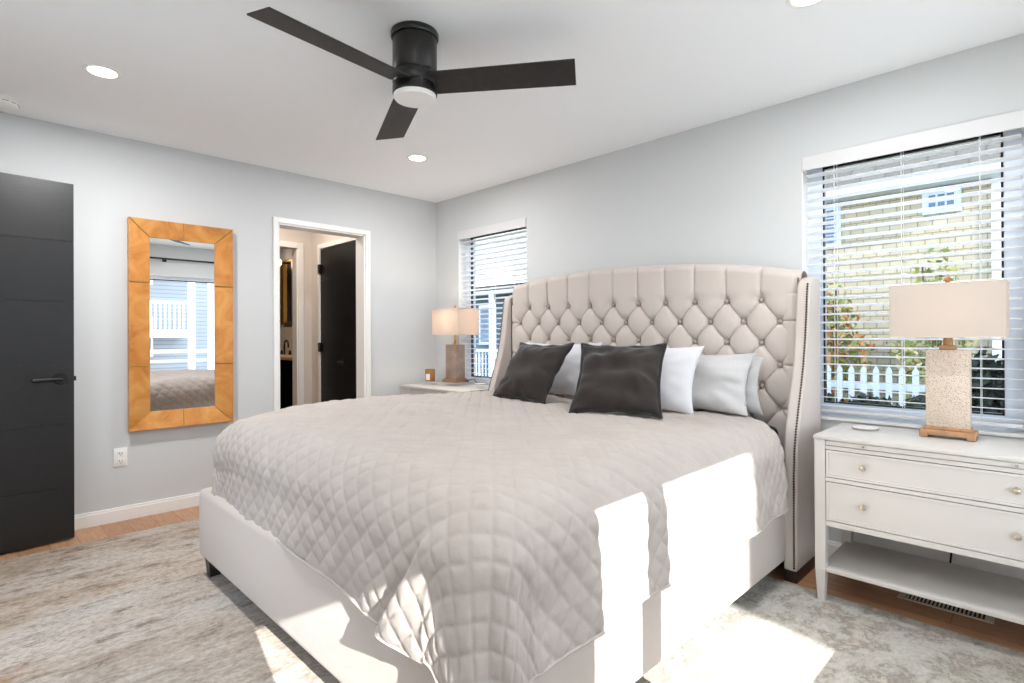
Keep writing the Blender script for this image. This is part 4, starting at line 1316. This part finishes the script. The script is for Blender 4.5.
# picket fence, wood fence, hedges and bushes outside the wide window
e = empty('picket_fence', 'white picket fence standing in front of the cream house', 'fence', (2.8, 4.9, -0.45))
b = MB()
for k in range(17):
    x = -0.80 + k * 0.135
    b.prism([(x, 0.1), (x + 0.065, 0.1), (x + 0.065, 1.16), (x + 0.0325, 1.22), (x, 1.16)], -0.012, 0.012, 'y')
b.build('pickets', VINYL, e)
b = MB(); b.box(-0.82, 1.5, 0.012, 0.05, 0.35, 0.43); b.box(-0.82, 1.5, 0.012, 0.05, 0.92, 1.0)
b.build('rails', VINYL, e)
e = empty('board_fence', 'orange brown wooden fence end left of the white pickets', 'fence', (1.75, 4.95, -0.45))
b = MB()
for k in range(5):
    b.box(-0.42 + k * 0.145, -0.42 + k * 0.145 + 0.135, 0, 0.02, 0, 1.38)
b.build('boards', mat('orange_cedar', 'c98d5c', 0.7, var=0.25, vscale=6), e)
box('rail', -0.42, 0.30, 0.02, 0.06, 1.1, 1.19, mat('orange_cedar', 'c98d5c', 0.7), e)

def bush(name, label, c, size, cols, n, leaf=0.05, seed=0, stems=5, cat='bush', thin=1.0):
    r = np.random.default_rng(seed)
    e = empty(name, label, cat, (c[0], c[1], c[2]))
    b = MB()
    tips = []
    for k in range(stems):
        a = r.uniform(0, 2 * PI); q_ = r.uniform(0.3, 0.8)
        tip = (size[0] * q_ * math.cos(a) * 0.8, size[1] * q_ * math.sin(a) * 0.8, size[2] * r.uniform(0.6, 0.95))
        b.tube([(0.04 * math.cos(a), 0.04 * math.sin(a), 0), (tip[0] * 0.4, tip[1] * 0.4, tip[2] * 0.5), tip], 0.012, 5)
        tips.append(tip)
    b.build('stems', mat('bark_brown', '6a5647', 0.9), e)
    per = n // len(cols)
    for ci, cc in enumerate(cols):
        v, f = [], []
        for k in range(per):
            d_ = r.normal(size=3); d_ /= np.linalg.norm(d_)
            rr = r.uniform(0.35, 1.0) ** 0.5 * (0.8 + 0.2 * math.sin(d_[0] * 7 + d_[2] * 5 + ci))
            p_ = np.array([d_[0] * size[0] * rr, d_[1] * size[1] * rr, size[2] * 0.55 + d_[2] * size[2] * 0.47 * rr])
            a_ = r.normal(size=3); a_ /= np.linalg.norm(a_); b_ = np.cross(a_, r.normal(size=3)); b_ /= np.linalg.norm(b_)
            s_ = leaf * r.uniform(0.6, 1.3)
            i0 = len(v)
            v += [p_ - a_ * s_, p_ + b_ * s_ * 0.5, p_ + a_ * s_, p_ - b_ * s_ * 0.5]
            f.append((i0, i0 + 1, i0 + 2, i0 + 3))
        link_mesh('foliage', v, f, mat('leaf_' + cc, cc, 0.7), e)
    return e
bush('autumn_bush', 'orange and green autumn bush at the left side of the wide window', (1.80, 5.45, -0.45), (0.66, 0.33, 2.40), ['c9803f', '8f9a4a', 'd9b26a', '6d8040'], 1700, 0.05, 11)
bush('autumn_bush', 'yellow green shrub rising behind the lamp shade outside', (3.05, 5.45, -0.45), (0.50, 0.33, 2.70), ['b9b163', '8a9850', 'e0cf9a', '7a8748'], 1100, 0.05, 12)
bush('dark_hedge', 'dark evergreen hedge at the foot of the wide window', (2.90, 2.5, -0.45), (0.56, 0.40, 1.08), ['22301f', '2b3a26', '1a2418'], 9000, 0.045, 14, cat='hedge')
bush('dark_hedge', 'tall dark evergreen at the right side of the wide window', (3.98, 2.2, -0.45), (0.48, 0.4, 1.55), ['1d271c', '263323', '161f16'], 9000, 0.045, 15, cat='hedge')
bush('dark_hedge', 'dark low hedge right of the pickets behind the lamp', (3.45, 3.6, -0.45), (0.55, 0.40, 1.05), ['22301f', '2b3a26', '1a2418'], 8000, 0.045, 16, cat='hedge')

# porch outside the sunny windows and the building across the street (seen in the mirror)
e = empty('porch', 'white porch outside the sunny windows, seen in the mirror', 'porch', (5.85, -2.0, -0.45))
box('deck', -1.15, 1.25, -3.5, 3.2, 0.25, 0.40, mat('deck_boards', 'd6d2ca', 0.8), e)
box('porch_roof', -1.15, 1.11, -3.5, 3.2, 2.95, 3.05, TRIM, e)
for y in (-3.35, 2.05):
    box('porch_post', 1.0, 1.12, y - 0.07, y + 0.07, 0.40, 2.95, TRIM, e)
b = MB(); b.box(1.04, 1.10, -3.3, 2.0, 1.34, 1.40); b.box(1.05, 1.09, -3.3, 2.0, 1.18, 1.22); b.box(1.05, 1.09, -3.3, 2.0, 0.72, 0.76)
b.build('railing', TRIM, e)
e = empty('apartment_building', 'grey apartment building with white balconies, seen in the mirror', 'building', (20.0, 0.0, -0.45))
box('wall', 0.0, 6.0, -4.07, 1.6, 0, 13, GREYSID, e)  # block raised and extended out of view to cut the sun
box('wing_wall', 0.0, 6.0, 1.6, 10, 0, 5.6, GREYSID, e)
for z in (1.62, 3.05 + 1.2):
    b = MB(); b.box(-1.6, 0, -3.7, 2.75, z, z + 0.28)
    b.build('balcony_floor', TRIM, e)
    b = MB(); b.box(-1.6, -1.54, -3.7, 2.75, z + 1.22, z + 1.30)
    for k in range(43):
        b.box(-1.59, -1.55, -3.65 + k * 0.148, -3.60 + k * 0.148, z + 0.28, z + 1.22)
    b.build('balcony_railing', TRIM, e)
for y in (-3.6, -0.45, 2.7):
    box('balcony_post', -1.62, -1.46, y - 0.1, y + 0.1, 0, 5.6, TRIM, e)
for y in (-2.2, 1.2, 4.6):
    for z in (0.9, 3.6):
        f = box('window', -0.04, 0.02, y - 0.6, y + 0.6, z, z + 1.5, TRIM, e)
        box('pane', -0.06, -0.02, y - 0.52, y + 0.52, z + 0.08, z + 1.42, mat('blue_grey_pane', '53708f', 0.15), f)
